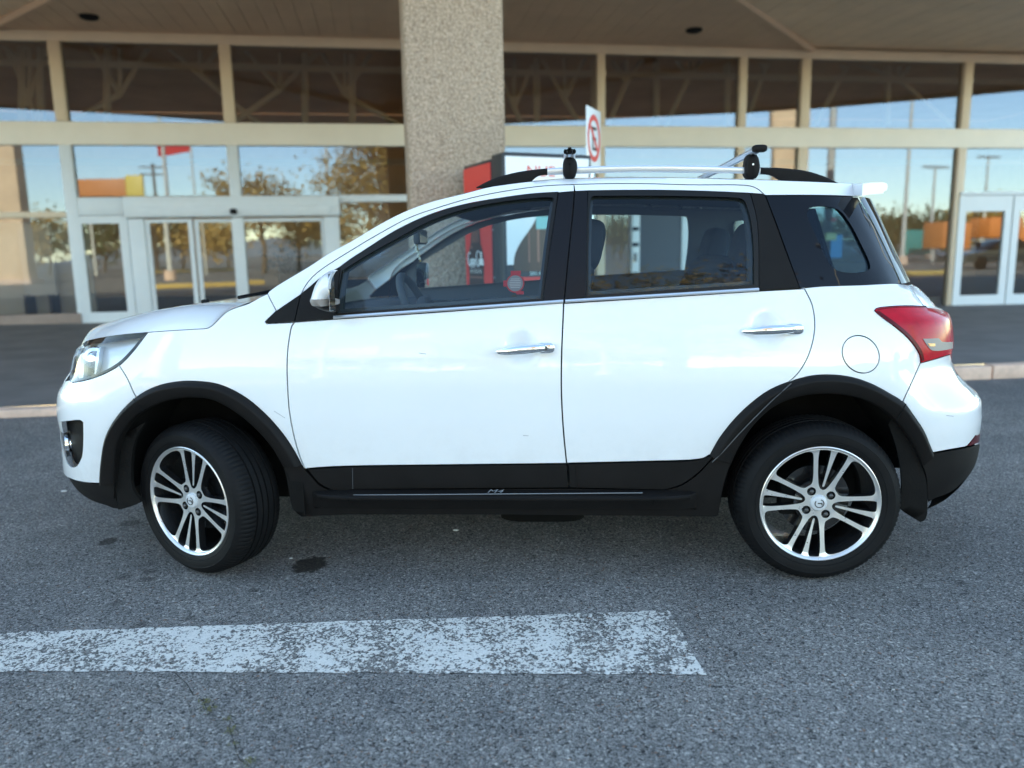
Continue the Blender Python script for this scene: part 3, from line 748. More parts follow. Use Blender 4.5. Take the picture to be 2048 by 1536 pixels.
# ---- head lamp
HT = cat(headtop, headlow, [(139.6, 759)], sm([(139.6, 759), (141.7, 741.6), (146.9, 715), (154, 697.7), (163, 689.6)]))
H = S(HT)
hl = cmk('head_lamp', *shell(H, off=.055, gap=.001, depth=0, step=.018), M['reflector'])
hl2 = cmk('head_lamp', *mirror(shell(H, off=.04, gap=.001, depth=0, step=.03)), M['reflector'])
both('lamp_lens', shell(H, off=-.002, gap=.0012, depth=.05, step=.016, fine=.014), M['lens'], hl, hl2)
both('lamp_brow', shell(S(cat(headtop, [(296, 664), (285, 676)], sm([(283, 676.5), (245, 681), (202, 687), (178, 690.5), (163, 695)]))), off=.012, gap=.001, depth=.03, step=.016, fine=.014), M['black'], hl, hl2)
both('lamp_bezel', shell(S(cat([(p[0], p[1]) for p in headlow], sm([(149, 759.5), (171, 755), (202, 744.5), (236, 724.5), (262, 699), (281, 676)])[::1])), off=.004, gap=.0, depth=.03, step=.012, fine=.012), M['trim'], hl, hl2)
pc = S([(178, 725)])[0]
cmk('projector', *lathe([(.0, -.0), (.026, .006), (.036, .02), (.040, .03), (.052, .034), (.055, .05)], 28, center=(pc[0]-.005, float(Dsurf(pc[0], pc[1]))+.018, pc[1])), M['chrome'], hl)
pw = S([(168, 727)])[0]
both('lamp_divider', shell(S([(165, 705), (176, 703), (171, 735), (167, 757), (160, 757)]), off=.02, gap=0, depth=.03, step=.02), M['trim'], hl, hl2)
both('lamp_divider', shell(S([(190, 697), (194, 696), (189, 726), (184, 750), (181, 750)]), off=.026, gap=0, depth=.03, step=.02), M['rail'], hl, hl2)

# ---- hood, roof, screens
def edge3(pts, off=0.):
    q = S(pts); return np.array([(a[0], float(Dsurf(a[0], a[1]))+off, a[1]) for a in q])
def rs3(P, n):
    d = np.concatenate([[0], np.cumsum(np.linalg.norm(np.diff(P, axis=0), axis=1))]); t = np.linspace(0, d[-1], n)
    return np.stack([np.interp(t, d, P[:, k]) for k in range(3)], 1)
US = np.concatenate([np.linspace(0, .12, 9)[:-1], np.linspace(.12, .88, 20), np.linspace(.88, 1, 9)[1:]])
def loft(E, disp, n=60):
    """surface between edge E and its mirror, displaced by disp(u, s) -> (dx, dz)"""
    E = rs3(E, n); A = np.zeros((n, len(US), 3))
    for i, e in enumerate(E):
        s = i/(n-1)
        for j, u in enumerate(US):
            dx, dz = disp(u, s, e); A[i, j] = (e[0]+dx, e[1]+(2*YC-2*e[1])*u, e[2]+dz)
    return grid(A)
he = edge3(cat(headtop, hoodline))
hs_px = [(165, 687), (182, 668), (202.5, 660.8), (226, 653.7), (246, 646.4), (276, 636), (305, 628), (334, 620.8), (364, 614), (400, 606.5), (440, 600), (474, 596.6)]
hs = np.array([pt(a, b, .62) for a, b in hs_px]); hsx, hsz = hs[:, 0], hs[:, 2]
def hood_disp(u, s, e):
    w = 1-abs(2*u-1)**3.2; d = max(0.012, float(np.interp(e[0], hsx, hsz))-e[2])
    k = 1-abs(2*u-1); rise = (1-(1-min(k/.30, 1.))**2.0)
    nose = .05*max(0., 1-s*3.2)**1.2*(1-abs(2*u-1)**2)
    return -nose, d*rise-nose*.12
hood = cmk('hood', *loft(he, hood_disp, 70), M['paint'])
for y in (.55, 1.1):
    nz = pt(411, 607, y); cmk('washer_nozzle', *sellip((nz[0], y, float(np.interp(nz[0], hsx, hsz))+.004), (.018, .012, .009), .7, .7), M['black'], hood)
ed = edge3(roof_sil)
xs_ = ed[:, 0]
def roof_disp(u, s, e):
    w = 1-abs(2*u-1)**2.2
    steep = float(np.interp(e[0], [.25, .45, .9, 1.2, 1.5], [1, 1, .75, .25, 0]))
    return -.10*steep*w, (.034*(1-steep)+.012*steep)*w
XH = float(S([(872, 401)])[0][0])
ws = ed[xs_ <= XH]; rf = ed[xs_ >= XH-.012]
cmk('windscreen', *loft(ws+np.array([0, .004, -.002]), roof_disp, 40), M['glass'])
roof = cmk('roof', *loft(rf, roof_disp, 70), M['paint'])
head = [(x, y, z-.035) for x, y, z in loft(rf[::3], roof_disp, 40)[0]]
cmk('headliner', head, loft(rf[::3], roof_disp, 40)[1], M['headliner'])
# cowl and wipers
ce = edge3(sm([(474, 613), (497, 606), (518.8, 594.4), (537, 584)]))
def cowl_disp(u, s, e): return -.09*(1-abs(2*u-1)**2.2), .012*(1-abs(2*u-1)**2.2)-.006
cmk('cowl_panel', *loft(ce+np.array([0, .004, -.004]), cowl_disp, 12), M['black'])
for y0, y1 in ((.30, .86), (.80, 1.30)):
    p0 = pt(478, 596, y0); P = [(p0[0]+.0+.12*t, y0+(y1-y0)*t, p0[2]+.002+.032*t) for t in np.linspace(0, 1, 10)]
    cmk('wiper', *tube(P, .008, 6), M['black'])
# spoiler
spn = []
def spoiler():
    rows = []
    edge = [(1722, 369), (1745, 367.6), (1768, 367.6)]
    top = [pt(a, b, .26) for a, b in edge]; x0, x1 = top[0][0]-.01, top[-1][0]-.004; zt = top[1][2]; zb = pt(1770, 385, .26)[2]; zb0 = pt(1726, 393, .26)[2]
    ys = [.215, .222, .24, .3, .5, YC, 2*YC-.5, 2*YC-.3, 2*YC-.24, 2*YC-.222, 2*YC-.215]
    for y in ys:
        e = min(1., (YC-abs(y-YC)-.21)/.03); e = max(.15, e)**.5; bow = .03*(1-abs((y-YC)/(YC-.21))**2)
        zz = .02*(1-((y-YC)/(YC-.2))**2)
        xe = x1+bow
        rows.append([(x0, y, zt-.002+zz), (x0+.03, y, zt+.0015*e+zz), (xe-.02, y, zt+.002*e+zz), (xe-.004, y, zt-.004+zz), (xe, y, (zt+zb)/2+.002+zz), (xe-.003, y, zb+.004+zz), (xe-.012, y, zb+.001+zz), (x0+.075, y, zb0+.006+zz), (x0, y, zb0+zz), (x0, y, zt-.002+zz)])
    A = np.array(rows); V, F = grid(A, flip=True); m = A.shape[1]
    F.append(tuple(range(m-1))); F.append(tuple((len(ys)-1)*m+k for k in range(m-2, -1, -1)))
    return V, F
cmk('rear_spoiler', *spoiler(), M['paint'], angle=35)
# tailgate: glass above, panel below
_q = S(sm([(1716, 394.5), (1740, 436), (1772, 500), (1801, 565)])); _o = np.argsort(_q[:, 1]); _qz, _qx = _q[_o, 1], _q[_o, 0]
_zb, _zt = _qz[0]-.004, _qz[-1]+.002
def _t0(z): return min(.80, (float(np.interp(z, _qz, _qx))+.004-float(xr(z))+LR)/LR)
def _tp(z, t, inn=0.):
    p = float(prof(z)); B = YC-p; x = float(xr(z))-LR+LR*t-inn; return (x, p+B*(1-(1-t**NE)**(1/NE))+.010*((x-1.2)/1.2)**2*(1-(1-(1-t**NE)**(1/NE))**2), z)
TE = .86
tg_e = np.array([_tp(z, TE, .001) for z in np.linspace(_zt, _zb, 24)])
def tg_disp(u, s, e): w = 1-abs(2*u-1)**2.4; return .055*w, 0.
cmk('rear_window', *loft(tg_e, tg_disp, 30), M['glassdark'])
_A = np.array([[_tp(z, _t0(z)+(TE+.02-_t0(z))*j/9., .0) for j in range(10)] for z in np.linspace(_zt, _zb, 30)])
both('rear_window_edge', grid(_A, flip=True), M['frit'])
def zcap(pts_z, xfun, L, front, t0, name, mat, x_in=.0, n=22, parent=None):
    """end face of the body: continues the plan curve from parameter t0 round to the mirror side"""
    A = np.zeros((len(pts_z), 2*n-1, 3))
    for i, z in enumerate(pts_z):
        p = float(prof(z)); B = YC-p; x0 = float(xfun(z))
        th = np.linspace(math.acos(min(1, t0**(NE/2))), 0, n)
        for j in range(2*n-1):
            k = j if j < n else 2*n-2-j; t = (math.cos(th[k])**(2/NE)); y = p+B*(1-math.sin(th[k])**(2/NE))
            x = x0+L-L*t+x_in if front else x0-L+L*t-x_in; y += .010*((x-1.2)/1.2)**2*(1-((y-p)/B)**2)+.0012
            A[i, j] = (x, y if j < n else 2*YC-y, z)
    return cmk(name, *grid(A, flip=not front), mat, parent)
def wrap(zs, front, t0, t1, inn, n=10):
    """strip of body surface between two plan parameters (t may depend on z)"""
    A = np.zeros((len(zs), n, 3)); L = LF if front else LR
    for i, z in enumerate(zs):
        p = float(prof(z)); B = YC-p; x0 = float(xf(z) if front else xr(z)); a = t0(z) if callable(t0) else t0
        for j in range(n):
            t = a+(t1-a)*j/(n-1); x = x0+L-L*t+inn if front else x0-L+L*t-inn
            A[i, j] = (x, p+B*(1-(1-t**NE)**(1/NE))+inn*.5+.010*((x-1.2)/1.2)**2*(1-(1-(1-t**NE)**(1/NE))**2), z)
    return grid(A, flip=front)
zz = _xf[:, 0]
zcap(np.linspace(.545, .70, 8), xf, LF, True, .62, 'front_fascia', M['paint'], .002)
zcap(np.linspace(zz[0], .545, 16), xf, LF, True, .92, 'front_fascia', M['paint'], .003)
zcap(np.linspace(.46, .66, 8), xf, LF, True, .965, 'grille', M['black'], -.003)
for z in (.50, .54, .58, .62): zcap([z-.006, z+.006], xf, LF, True, .975, 'grille_bar', M['chrome'], -.009)
zcap(np.linspace(.24, .42, 8), xf, LF, True, .95, 'lower_grille', M['black'], -.002)
zcap(np.linspace(.70, .89, 14), xf, LF, True, .93, 'nose_panel', M['paint'], .010)
both('lamp_lens', wrap(np.linspace(.71, .86, 10), True, .74, .94, .004), M['reflector'], hl, hl2)
zcap(np.linspace(_xr[0, 0], .43, 10), xr, LR, False, .62, 'rear_bumper_lower', M['black'], .002)
zcap(np.linspace(.43, .735, 16), xr, LR, False, .62, 'rear_bumper_centre', M['paint'], .002)
zcap(np.linspace(.735, .885, 10), xr, LR, False, .90, 'tailgate', M['paint'], .003)
zcap(np.linspace(.885, 1.04, 12), xr, LR, False, .62, 'tailgate', M['paint'], .002)
both('tail_lamp_wrap', wrap(np.linspace(.74, .875, 10), False, .69, .90, .002), M['red'], tl, tl2)

# ---- roof rails and bars
def rail(y, mirror_=False):
    def Y(p): return y
    n = []
    top = [(953, 374.7), (970, 365.6), (984, 359), (1013, 349.6), (1035, 344.5), (1057, 341), (1096, 337), (1160, 334), (1240, 331.5), (1310, 330.8), (1380, 331.5), (1430, 332.8), (1480, 334.6), (1521.5, 335.2), (1554, 335.8), (1580, 338), (1605.6, 341), (1636, 349), (1655, 356.5), (1674, 365.8)]
    low = [(953, 376.5), (970, 376), (984, 375), (1013, 371), (1035, 368.5), (1061, 364.5), (1072, 354), (1083.5, 350.3), (1096, 349.8), (1160, 347.2), (1240, 344.7), (1310, 344.3), (1380, 345), (1480, 346.6), (1521.5, 348.2), (1544, 351.2), (1560.5, 361), (1605, 364), (1640, 366), (1674, 367.5)]
    t = onplane(sm(top), y); l = onplane(sm(low), y)
    xs = np.linspace(t[0, 0], t[-1, 0], 110); o = np.argsort(l[:, 0])
    zt = np.interp(xs, t[:, 0], t[:, 1]); zl = np.minimum(np.interp(xs, l[o, 0], l[o, 1]), zt-.001)
    def part(i0, i1):
        rows = []
        for i in range(i0, i1+1):
            a, b = zl[i], zt[i]; w = .012; c = min(.006, (b-a)*.3)
            rows.append([(xs[i], y-w+.003, a), (xs[i], y-w, a+c), (xs[i], y-w, b-c), (xs[i], y-w+.005, b), (xs[i], y+w-.005, b), (xs[i], y+w, b-c), (xs[i], y+w, a+c), (xs[i], y+w-.003, a), (xs[i], y-w+.003, a)])
        return grid(np.array(rows), flip=True)
    xa = onplane([(1096, 340)], y)[0, 0]; xb = onplane([(1521.5, 340)], y)[0, 0]
    ia, ib = int(np.argmin(abs(xs-xa))), int(np.argmin(abs(xs-xb)))
    return part(0, ia), part(ia, ib), part(ib, len(xs)-1)
YR = .285
p0, p1, p2 = rail(YR)
for f_ in (lambda q: q, mirror):
    r = cmk('roof_rail', *f_(p1), M['rail'], angle=30)
    cmk('rail_foot', *f_(p0), M['black'], r, angle=30); cmk('rail_foot', *f_(p2), M['black'], r, angle=30)
def bar(nx, nz_px, ys, capped):
    c = pt(nx, nz_px, ys); x, z = c[0], c[2]; ye = 2*YC-ys
    # wing section, with an open T slot below
    pr = []
    for k in range(18):
        a = math.pi*(-.42+1.84*k/17)
        pr.append((.023*math.cos(a), .0105*math.sin(a)+.002*math.cos(a)))
    sec = [(.0225, -.001), (.019, .0055), (.010, .0095), (0, .0105), (-.010, .0095), (-.019, .0055), (-.0225, -.001), (-.018, -.0075), (-.008, -.011), (-.006, -.011), (-.008, -.006), (-.012, .000), (-.008, .006), (.008, .006), (.012, .000), (.008, -.006), (.006, -.011), (.008, -.011), (.018, -.0075)]
    A = np.array([[(x+a, yy, z+b) for a, b in sec+sec[:1]] for yy in np.linspace(ys, ye, 12)])
    V, F = grid(A)
    if not capped:
        pass
    b = cmk('roof_bar', V, F, M['rail'], angle=40)
    if capped:
        cmk('bar_end_cap', *sellip((x+.001, ys-.004, z), (.0265, .016, .0135), .6, .5, 24, 12), M['black'], b)
    else:
        for sx in (-1, 1):
            cmk('bar_end_insert', *sellip((x+sx*.0165, ys+.002, z+.001), (.0062, .006, .0085), .9, .9), M['under'], b)
        cmk('bar_end_insert', *sellip((x, ys+.012, z+.0005), (.009, .01, .008), .8, .8), M['under'], b)
        cmk('bar_end_insert', *sellip((x, ys+.004, z+.0125), (.007, .012, .004), .6, .6), M['black'], b)
    for yy, sg in ((YR, 1), (2*YC-YR, -1)):
        zr = pt(nx, 340, YR)[2]
        prf = [(-.024, zr-.018), (-.026, zr), (-.024, zr+.028), (-.016, z-.010), (.016, z-.010), (.027, zr+.030), (.030, zr+.006), (.027, zr-.012), (.018, zr-.031), (-.010, zr-.034)]
        sm_ = [(p[0], p[1]) for p in prf]; P = sm([(a*1000, b*1000) for a, b in sm_+sm_[:1]])[:-1]; P = resample(np.array(P)/1000, .008)
        P = P if area2(P) > 0 else P[::-1]
        y0, y1 = (yy-.036, yy+.03)
        lay = [(y0+.006, .72), (y0+.001, .88), (y0, .95) if 0 else (y0+.003, .95), (y0+.012, 1.0), (y1, 1.0)]
        lay = [(y0, .70), (y0+.004, .88), (y0+.012, .98), (y0+.022, 1.0), (y1-.01, 1.0), (y1, .9)]
        cz = P[:, 1].mean()
        A = np.array([[(x+q[0]*k, y if sg > 0 else 2*YC-y, cz+(q[1]-cz)*k) for q in list(P)+[P[0]]] for y, k in [((l[0] if sg > 0 else 2*YC-(2*YC-l[0] if 0 else 2*yy-l[0] if 0 else l[0])), l[1]) for l in lay]]) if sg > 0 else np.array([[(x+q[0]*k, 2*yy-yv, cz+(q[1]-cz)*k) for q in list(P)+[P[0]]] for yv, k in lay])
        V, F = grid(A, flip=(sg > 0)); m = A.shape[1]-1
        F.append(tuple(range(m)) if sg > 0 else tuple(range(m-1, -1, -1)))
        ft = cmk('bar_foot', V, F, M['black'], b, angle=40)
        if sg > 0:
            cmk('key_hole', *lathe([(0, 0), (.0035, 0), (.0045, .003)], 12, center=(x+.001, y0-.001, zr+.018)), M['under' if not capped else 'rail'], b)
            cmk('foot_seam', *tube([(x+.001, y0-.0003, zr+.014), (x+.0015, y0-.0003, zr-.022)], .0009, 5), M['under'], b)
    return b
bar(1139.5, 303.5, .165, False)
bar(1518, 297.5, .165, True)

# ---- wheels
def wheel_face():
    """machined face as a polygon with windows, unit radius = rim"""
    outer = [(math.cos(a), math.sin(a)) for a in np.linspace(0, 2*math.pi, 97)[:-1]]
    holes = []
    def place(u, v, ang): return (u*math.cos(ang)+v*math.sin(ang), -u*math.sin(ang)+v*math.cos(ang))
    def sm2(p): return [(a/500, b/500) for a, b in sm([(x*500, y*500) for x, y in p+p[:1]])[:-1]]
    for g in range(4):
        an = math.radians(12.5+90*g)
        U = [(0, .232), (.038, .245), (.078, .30), (.110, .38), (.150, .50), (.184, .62), (.220, .76), (.238, .86), (.234, .892), (.205, .905), (.10, .925), (.070, .922), (.053, .895), (.040, .80), (.029, .62), (.020, .42), (.017, .31), (.010, .288), (0, .284)]
        full = U+[(-a, b) for a, b in U[-2:0:-1]]
        # smooth each half
        U = [(x, y*(1.018 if y > .84 else 1.)) for x, y in U]; s = [(a/500, b/500) for a, b in sm([(x*500, y*500) for x, y in U], 5)]
        full = s+[(-a, b) for a, b in s[-2:0:-1]]
        holes.append([place(a, b, an) for a, b in full])
        bn = an+math.pi/4
        W = [(0, .345), (.060, .348), (.095, .372), (.165, .47), (.252, .62), (.320, .745), (.338, .79), (.330, .830), (.285, .868), (.15, .912), (0, .926)]
        W = [(x*(1.02 if y > .7 else 1.), y*(1.02 if y > .7 else 1.)) for x, y in W]; s = [(a/500, b/500) for a, b in sm([(x*500, y*500) for x, y in W], 5)]
        holes.append([place(a, b, bn) for a, b in s+[(-a, b) for a, b in s[-2:0:-1]]])
        holes.append([place(.075*math.cos(t), .236+.075*math.sin(t), bn) for t in np.linspace(0, 2*math.pi, 17)[:-1]])
    return outer, holes
WFO, WFH = wheel_face()
def dish(r): return -.006+.020*np.clip(1-r/.42, 0, 1)**1.3*0+.012*np.clip(r/.9, 0, 1)**2*0-.012*(1-np.clip(r, 0, 1)**2)
def make_wheel(name_loc, steer, parent, brake=True):
    """wheel in its own frame: face towards -y, centre at origin"""
    ang = steer; c, s = math.cos(ang), math.sin(ang)
    Wm = CT @ np.array([[c, -s, 0, name_loc[0]], [s, c, 0, name_loc[1]], [0, 0, 1, name_loc[2]], [0, 0, 0, 1.]])
    def wmk(name, v, f, mat, par, **k): return mk(name, v, f, mat, par, space=Wm, **k)
    # tyre
    pr = [(.212, .010), (.2165, .002), (.221, -.003), (.228, -.006), (.236, -.0085), (.2375, -.0075), (.239, -.0095), (.252, -.012), (.264, -.0115), (.2655, -.0125), (.268, -.011), (.280, -.004), (.2885, .004), (.2965, .016), (.3005, .026), (.3025, .036),
          (.3035, .052), (.3038, .0575), (.2965, .059), (.2965, .064), (.3040, .0655), (.3050, .082), (.3052, .0855), (.2975, .087), (.2975, .092), (.3052, .0935), (.3052, .110), (.3052, .1125), (.2975, .114), (.2975, .119), (.3050, .1205), (.3040, .140), (.3038, .1435), (.2965, .145), (.2965, .150), (.3035, .1515), (.3025, .170), (.2965, .184), (.285, .194), (.262, .200), (.235, .198), (.212, .188)]
    n = 288; V = []; F = []; m = len(pr)
    for k in range(n):
        a = 2*math.pi*k/n; notch = (k % 3 == 0)
        for j, (r, y) in enumerate(pr):
            if notch and (12 <= j <= 15 or 36 <= j <= 38): r -= .0032
            if notch and 16 <= j <= 17: r -= .0028
            rr = r
            z = rr*math.sin(a)
            # contact patch
            if z < -.3000: z = -.3000-(abs(z)-.3000)*.35
            V.append((rr*math.cos(a), y, z))
    for k in range(n):
        k2 = (k+1) % n
        for i in range(m-1): F.append((k*m+i, k*m+i+1, k2*m+i+1, k2*m+i))
    w = wmk('tyre', [(x, y, z) for x, y, z in V], F, M['rubber'], parent, angle=32)
    # rim barrel
    b = [(.2185, -.004), (.2195, .002), (.2185, .006)]
    wmk('rim_barrel', *lathe([(.2175, .004), (.206, .010), (.200, .03), (.192, .06), (.186, .12), (.19, .18), (.205, .19)], 64), M['wheelblack'], parent)
    # face
    v2, T3, loops = tri_poly(np.array(WFO)*RIM, [np.array(h)*RIM for h in WFH], .02)
    rr = np.linalg.norm(v2, axis=1)/RIM
    y = .006-.010*(1-np.clip(rr, 0, 1)**2)*0+.010*np.clip((.93-rr)/.6, 0, 1)**1.0
    edge = rr > .985
    y = np.where(edge, -.003, y-.004*np.clip((rr-.9)/.1, 0, 1))
    Vf = [(p[0], yy, p[1]) for p, yy in zip(v2, y)]
    wmk('wheel_face', Vf, [tuple(t) for t in T3], M['machined'], parent, angle=50)
    wmk('rim_lip', *lathe([(.2062, .0012), (.2070, .0030), (.2085, .0008), (.213, -.003), (.2165, -.0055), (.2195, -.004), (.2205, .002), (.2175, .006)], 96), M['machined'], parent)
    V2 = []; F2 = []
    for L in loops[1:]:
        n0 = len(V2); q = len(L)
        cx = sum(Vf[i][0] for i in L)/q; cz = sum(Vf[i][2] for i in L)/q
        for i in L: V2.append((Vf[i][0], Vf[i][1]+.0012, Vf[i][2]))
        for i in L: V2.append((Vf[i][0]*.985+cx*.015, Vf[i][1]+.03, Vf[i][2]*.985+cz*.015))
        for i in range(q):
            j = (i+1) % q; F2.append((n0+i, n0+j, n0+q+j, n0+q+i))
    wmk('spoke_sides', V2, F2, M['wheelblack'], parent)
    bm2 = wmk('lug_well', *lathe([(0, .036), (.072, .036), (.085, .034)], 40), M['wheelblack'], parent)
    for g in range(4):
        a = math.radians(12.5+45+90*g); px_, pz_ = .236*RIM*math.sin(a), .236*RIM*math.cos(a)
        wmk('wheel_nut', *lathe([(0, .008), (.0045, .009), (.0085, .012), (.0088, .036)], 6, center=(px_, 0, pz_)), M['steel'], parent, angle=20)
    hc = wmk('hub_cap', *lathe([(0, .0055), (.022, .0058), (.0275, .0075), (.0300, .0105), (.031, .016)], 40), M['cap'], parent)
    pts = [(.016*math.sin(t), .013*math.cos(t)*1.15) for t in np.linspace(.3, 5.4, 24)]
    wmk('hub_emblem', *tube([(a, .0052, b_) for a, b_ in pts], .0020, 6), M['steel'], hc)
    wmk('hub_emblem', *tube([(-.006, .0052, .001), (.009, .0052, .001), (.009, .0052, -.006)], .0026, 6), M['steel'], hc)
    if brake:
        wmk('brake_disc', *lathe([(.06, .075), (.075, .07), (.13, .07), (.13, .09), (.075, .09)], 48), M['wheelblack'], parent)
        wmk('brake_disc', *lathe([(0, .05), (.068, .05), (.072, .075)], 40), M['under'], parent)
        cv, cf = bbox(-.13, -.065, .05, .11, -.06, .06, .01); wmk('brake_caliper', cv, cf, M['under'], parent)
    return w
def wheel_root(x, y, steer):
    # a wheel is a part of the car; its pieces are sub-parts of the tyre carrier mesh
    hub = lathe([(0, .10), (.05, .10), (.05, .19), (0, .19)], 20)
    c, s = math.cos(steer), math.sin(steer)
    Wm = CT @ np.array([[c, -s, 0, x], [s, c, 0, y], [0, 0, 1, RT-.0025], [0, 0, 0, 1.]])
    w = mk('wheel', *hub, M['under'], car, space=Wm)
    make_wheel((x, y, RT-.0025), steer, w)
    return w
ST = math.radians(-24.5)
kp = .11
wheel_root(WB, 0.0, 0.0)
fw_x, fw_y = -.022, .012
wheel_root(fw_x, fw_y, ST)
def far_wheel(x, steer):
    hub = lathe([(0, -.10), (.05, -.10), (.05, -.19), (0, -.19)], 20)
    c, s = math.cos(steer+math.pi), math.sin(steer+math.pi)
    Wm = CT @ np.array([[c, -s, 0, x], [s, c, 0, 2*YC], [0, 0, 1, RT-.0025], [0, 0, 0, 1.]])
    w = mk('wheel', *lathe([(0, .10), (.05, .10), (.05, .19), (0, .19)], 20), M['under'], car, space=Wm)
    pr = [(.21, .01), (.236, -.008), (.264, -.011), (.290, .006), (.3025, .036), (.3052, .10), (.3025, .17), (.285, .194), (.235, .198), (.21, .188)]
    mk('tyre', *lathe(pr, 56), M['rubber'], w, space=Wm)
    mk('wheel_face', *lathe([(0, .0), (.2, .006), (.218, .0), (.21, .03)], 40), M['machined'], w, space=Wm)
far_wheel(WB, 0); far_wheel(0, ST)
# wheel housings, underbody, flaps, silencer
def arch_liner(curve, y0, y1):
    q = S(curve); A = np.array([[(a[0], float(Dsurf(a[0], a[1]))-.005 if k == 0 else y0+(y1-y0)*k/5, a[1]+.006) for k in range(6)] for a in q])
    V, F = grid(A); n = len(q)
    cx = q[:, 0].mean(); cz = .30
    nv = len(V); V = list(map(tuple, V)); V.append((cx, y1, cz))
    for i in range(n-1): F.append((i*6+5, (i+1)*6+5, nv))
    return V, F
both('wheel_housing', arch_liner(flare_fi, .05, .42), M['liner'])
both('wheel_housing', arch_liner(flare_ri, .05, .42), M['liner'])
ub = join(box(-.40, 2.75, .42, 2*YC-.42, .19, .50), box(.50, 1.86, .40, 2*YC-.40, .165, .34), box(.50, 1.86, .14, .398, .245, .34), box(.50, 1.86, 2*YC-.398, 2*YC-.14, .245, .34), box(-.60, -.36, .3, 2*YC-.3, .22, .5), box(2.74, 2.86, .35, 2*YC-.35, .34, .5))
cmk('underbody', *ub, M['under'], smooth=False)
mp = pt(1085, 1035, .75); cmk('silencer', *sellip((mp[0], .75, mp[2]+.02), (.20, .12, .062), .5, .6), M['under'])
def flap(pts, y, th=.008):
    return shell(onplane(pts, y), gap=0, depth=th, yfun=lambda x, z: np.full_like(x, y), step=.05)
both('mud_flap', flap(cat(sm([(1786, 838), (1809, 864), (1828, 893), (1841, 925), (1852, 960), (1855, 1005), (1854, 1030), (1848, 1041.5), (1840, 1044)]), [(1809, 1025)], sm([(1800, 1018), (1803, 960), (1794, 900), (1778, 850)])), .03), M['liner'])
both('mud_flap', flap(cat([(567, 932)], sm([(567, 932), (574, 960), (579, 990), (586, 1018), (603, 1033.5)]), [(610, 1033), (606, 960), (600, 930)]), .015), M['liner'])
both('wheel_housing_edge', flap(cat(sm([(230, 966), (231, 935), (238, 893), (252, 866)]), sm([(290, 845), (270, 880), (262, 930), (266, 980), (283, 1004)]), sm([(283, 1004.5), (262, 1013), (240, 1019), (236, 1019)])), .05, .02), M['liner'])

# ---- side mirror
prf = onplane([(661, 543.5), (652, 541.5), (643, 542.5), (632, 551), (622, 566), (615.5, 581), (610.5, 596), (609.5, 606), (612, 613), (622, 621), (636, 627), (650, 629), (661, 627)], -.165)
MP = resample(np.array(sm([tuple(p*1000) for p in prf]))/1000, .007); MP = MP if area2(MP) > 0 else MP[::-1]
xb = MP[:, 0].max(); _ed = MP[MP[:, 0] < xb-.006]
def mirr_y(x, z):
    d = np.sqrt(np.min((np.stack([x, z], 1)[:, None]-_ed[None])**2, axis=2).min(1) if 0 else ((x[:, None]-_ed[None, :, 0])**2+(z[:, None]-_ed[None, :, 1])**2).min(1))
    k = np.clip(d/.055, 0, 1); return -.190+.135*(1-np.sqrt(1-(1-k)**2.4))
def zband(z0, z1):
    out = []; n = len(MP)
    for i in range(n):
        a, b = MP[i], MP[(i+1) % n]
        if z0 <= a[1] <= z1: out.append(a)
        for zc_ in ((z0, z1) if a[1] < b[1] else (z1, z0)):
            if (a[1] < zc_) != (b[1] < zc_): out.append(a+(b-a)*(zc_-a[1])/(b[1]-a[1]))
    return np.array(out)
zA, zB = onplane([(640, 599)], -.18)[0, 1], onplane([(640, 613.5)], -.18)[0, 1]
z0m, z1m = MP[:, 1].min(), MP[:, 1].max()
for mirr in (0, 1):
    g = mirror if mirr else (lambda q: q); pr_ = fd2 if mirr else fd
    kw = dict(yfun=mirr_y, gap=.0006, step=.012, fine=.010)
    mm = cmk('side_mirror', *g(shell(zband(zA, z1m+1), depth=.03, **kw)), M['paint'], pr_, angle=50)
    cmk('mirror_indicator', *g(shell(zband(zB, zA), depth=.03, off=-.001, **kw)), M['revlens'], pr_, angle=50)
    cmk('mirror_lower_shell', *g(shell(zband(z0m-1, zB), depth=.03, **kw)), M['black'], pr_, angle=50)
    cmk('mirror_inner_shell', *g(tube([(xb-.052, -.11, (z0m+z1m)/2), (xb-.045, -.035, (z0m+z1m)/2-.01)], [.036, .032], 16)), M['black'], pr_)
    0 and cmk('mirror_rim', *g(bbox(xb-.012, xb+.003, -.180, -.090, z0m+.008, z1m-.004, .005)), M['black'], pr_)
    cmk('mirror_glass', *g(bbox(xb-.006, xb-.004, -.182, -.115, z0m+.012, z1m-.010, .0008, 1)), M['mirror'], pr_)
    cmk('mirror_arm', *g(tube([(xb-.055, -.09, z0m+.03), (xb-.050, .03, z0m+.018)], [.020, .022], 12)), M['black'], pr_)

# ---- interior
def quad_trim(poly_px, holes, off, mat, name, far_only=False):
    sh = shell(S(poly_px), holes, off=off, gap=.004, depth=.02, step=.05)
    cmk(name, *mirror(sh), M[mat]);
    if not far_only: cmk(name, *sh, M[mat])
def shrink(H, d):
    H = np.asarray(H); H = H if area2(H) > 0 else H[::-1]; return inset(resample(H, .022), d)
inner = cat(sm([(676, 546), (727, 506), (795, 464), (862, 432.5), (929.5, 411), (998.6, 397.5), (1057, 389.5), (1148, 381), (1240, 378), (1380, 380), (1500, 384), (1600, 385), (1712, 389)]), [(1795, 566), (1640, 590), (1130, 640), (640, 660), (640, 580)])
hg = [shrink(GF, .010), shrink(GR, .010), shrink(QH, -.012)]
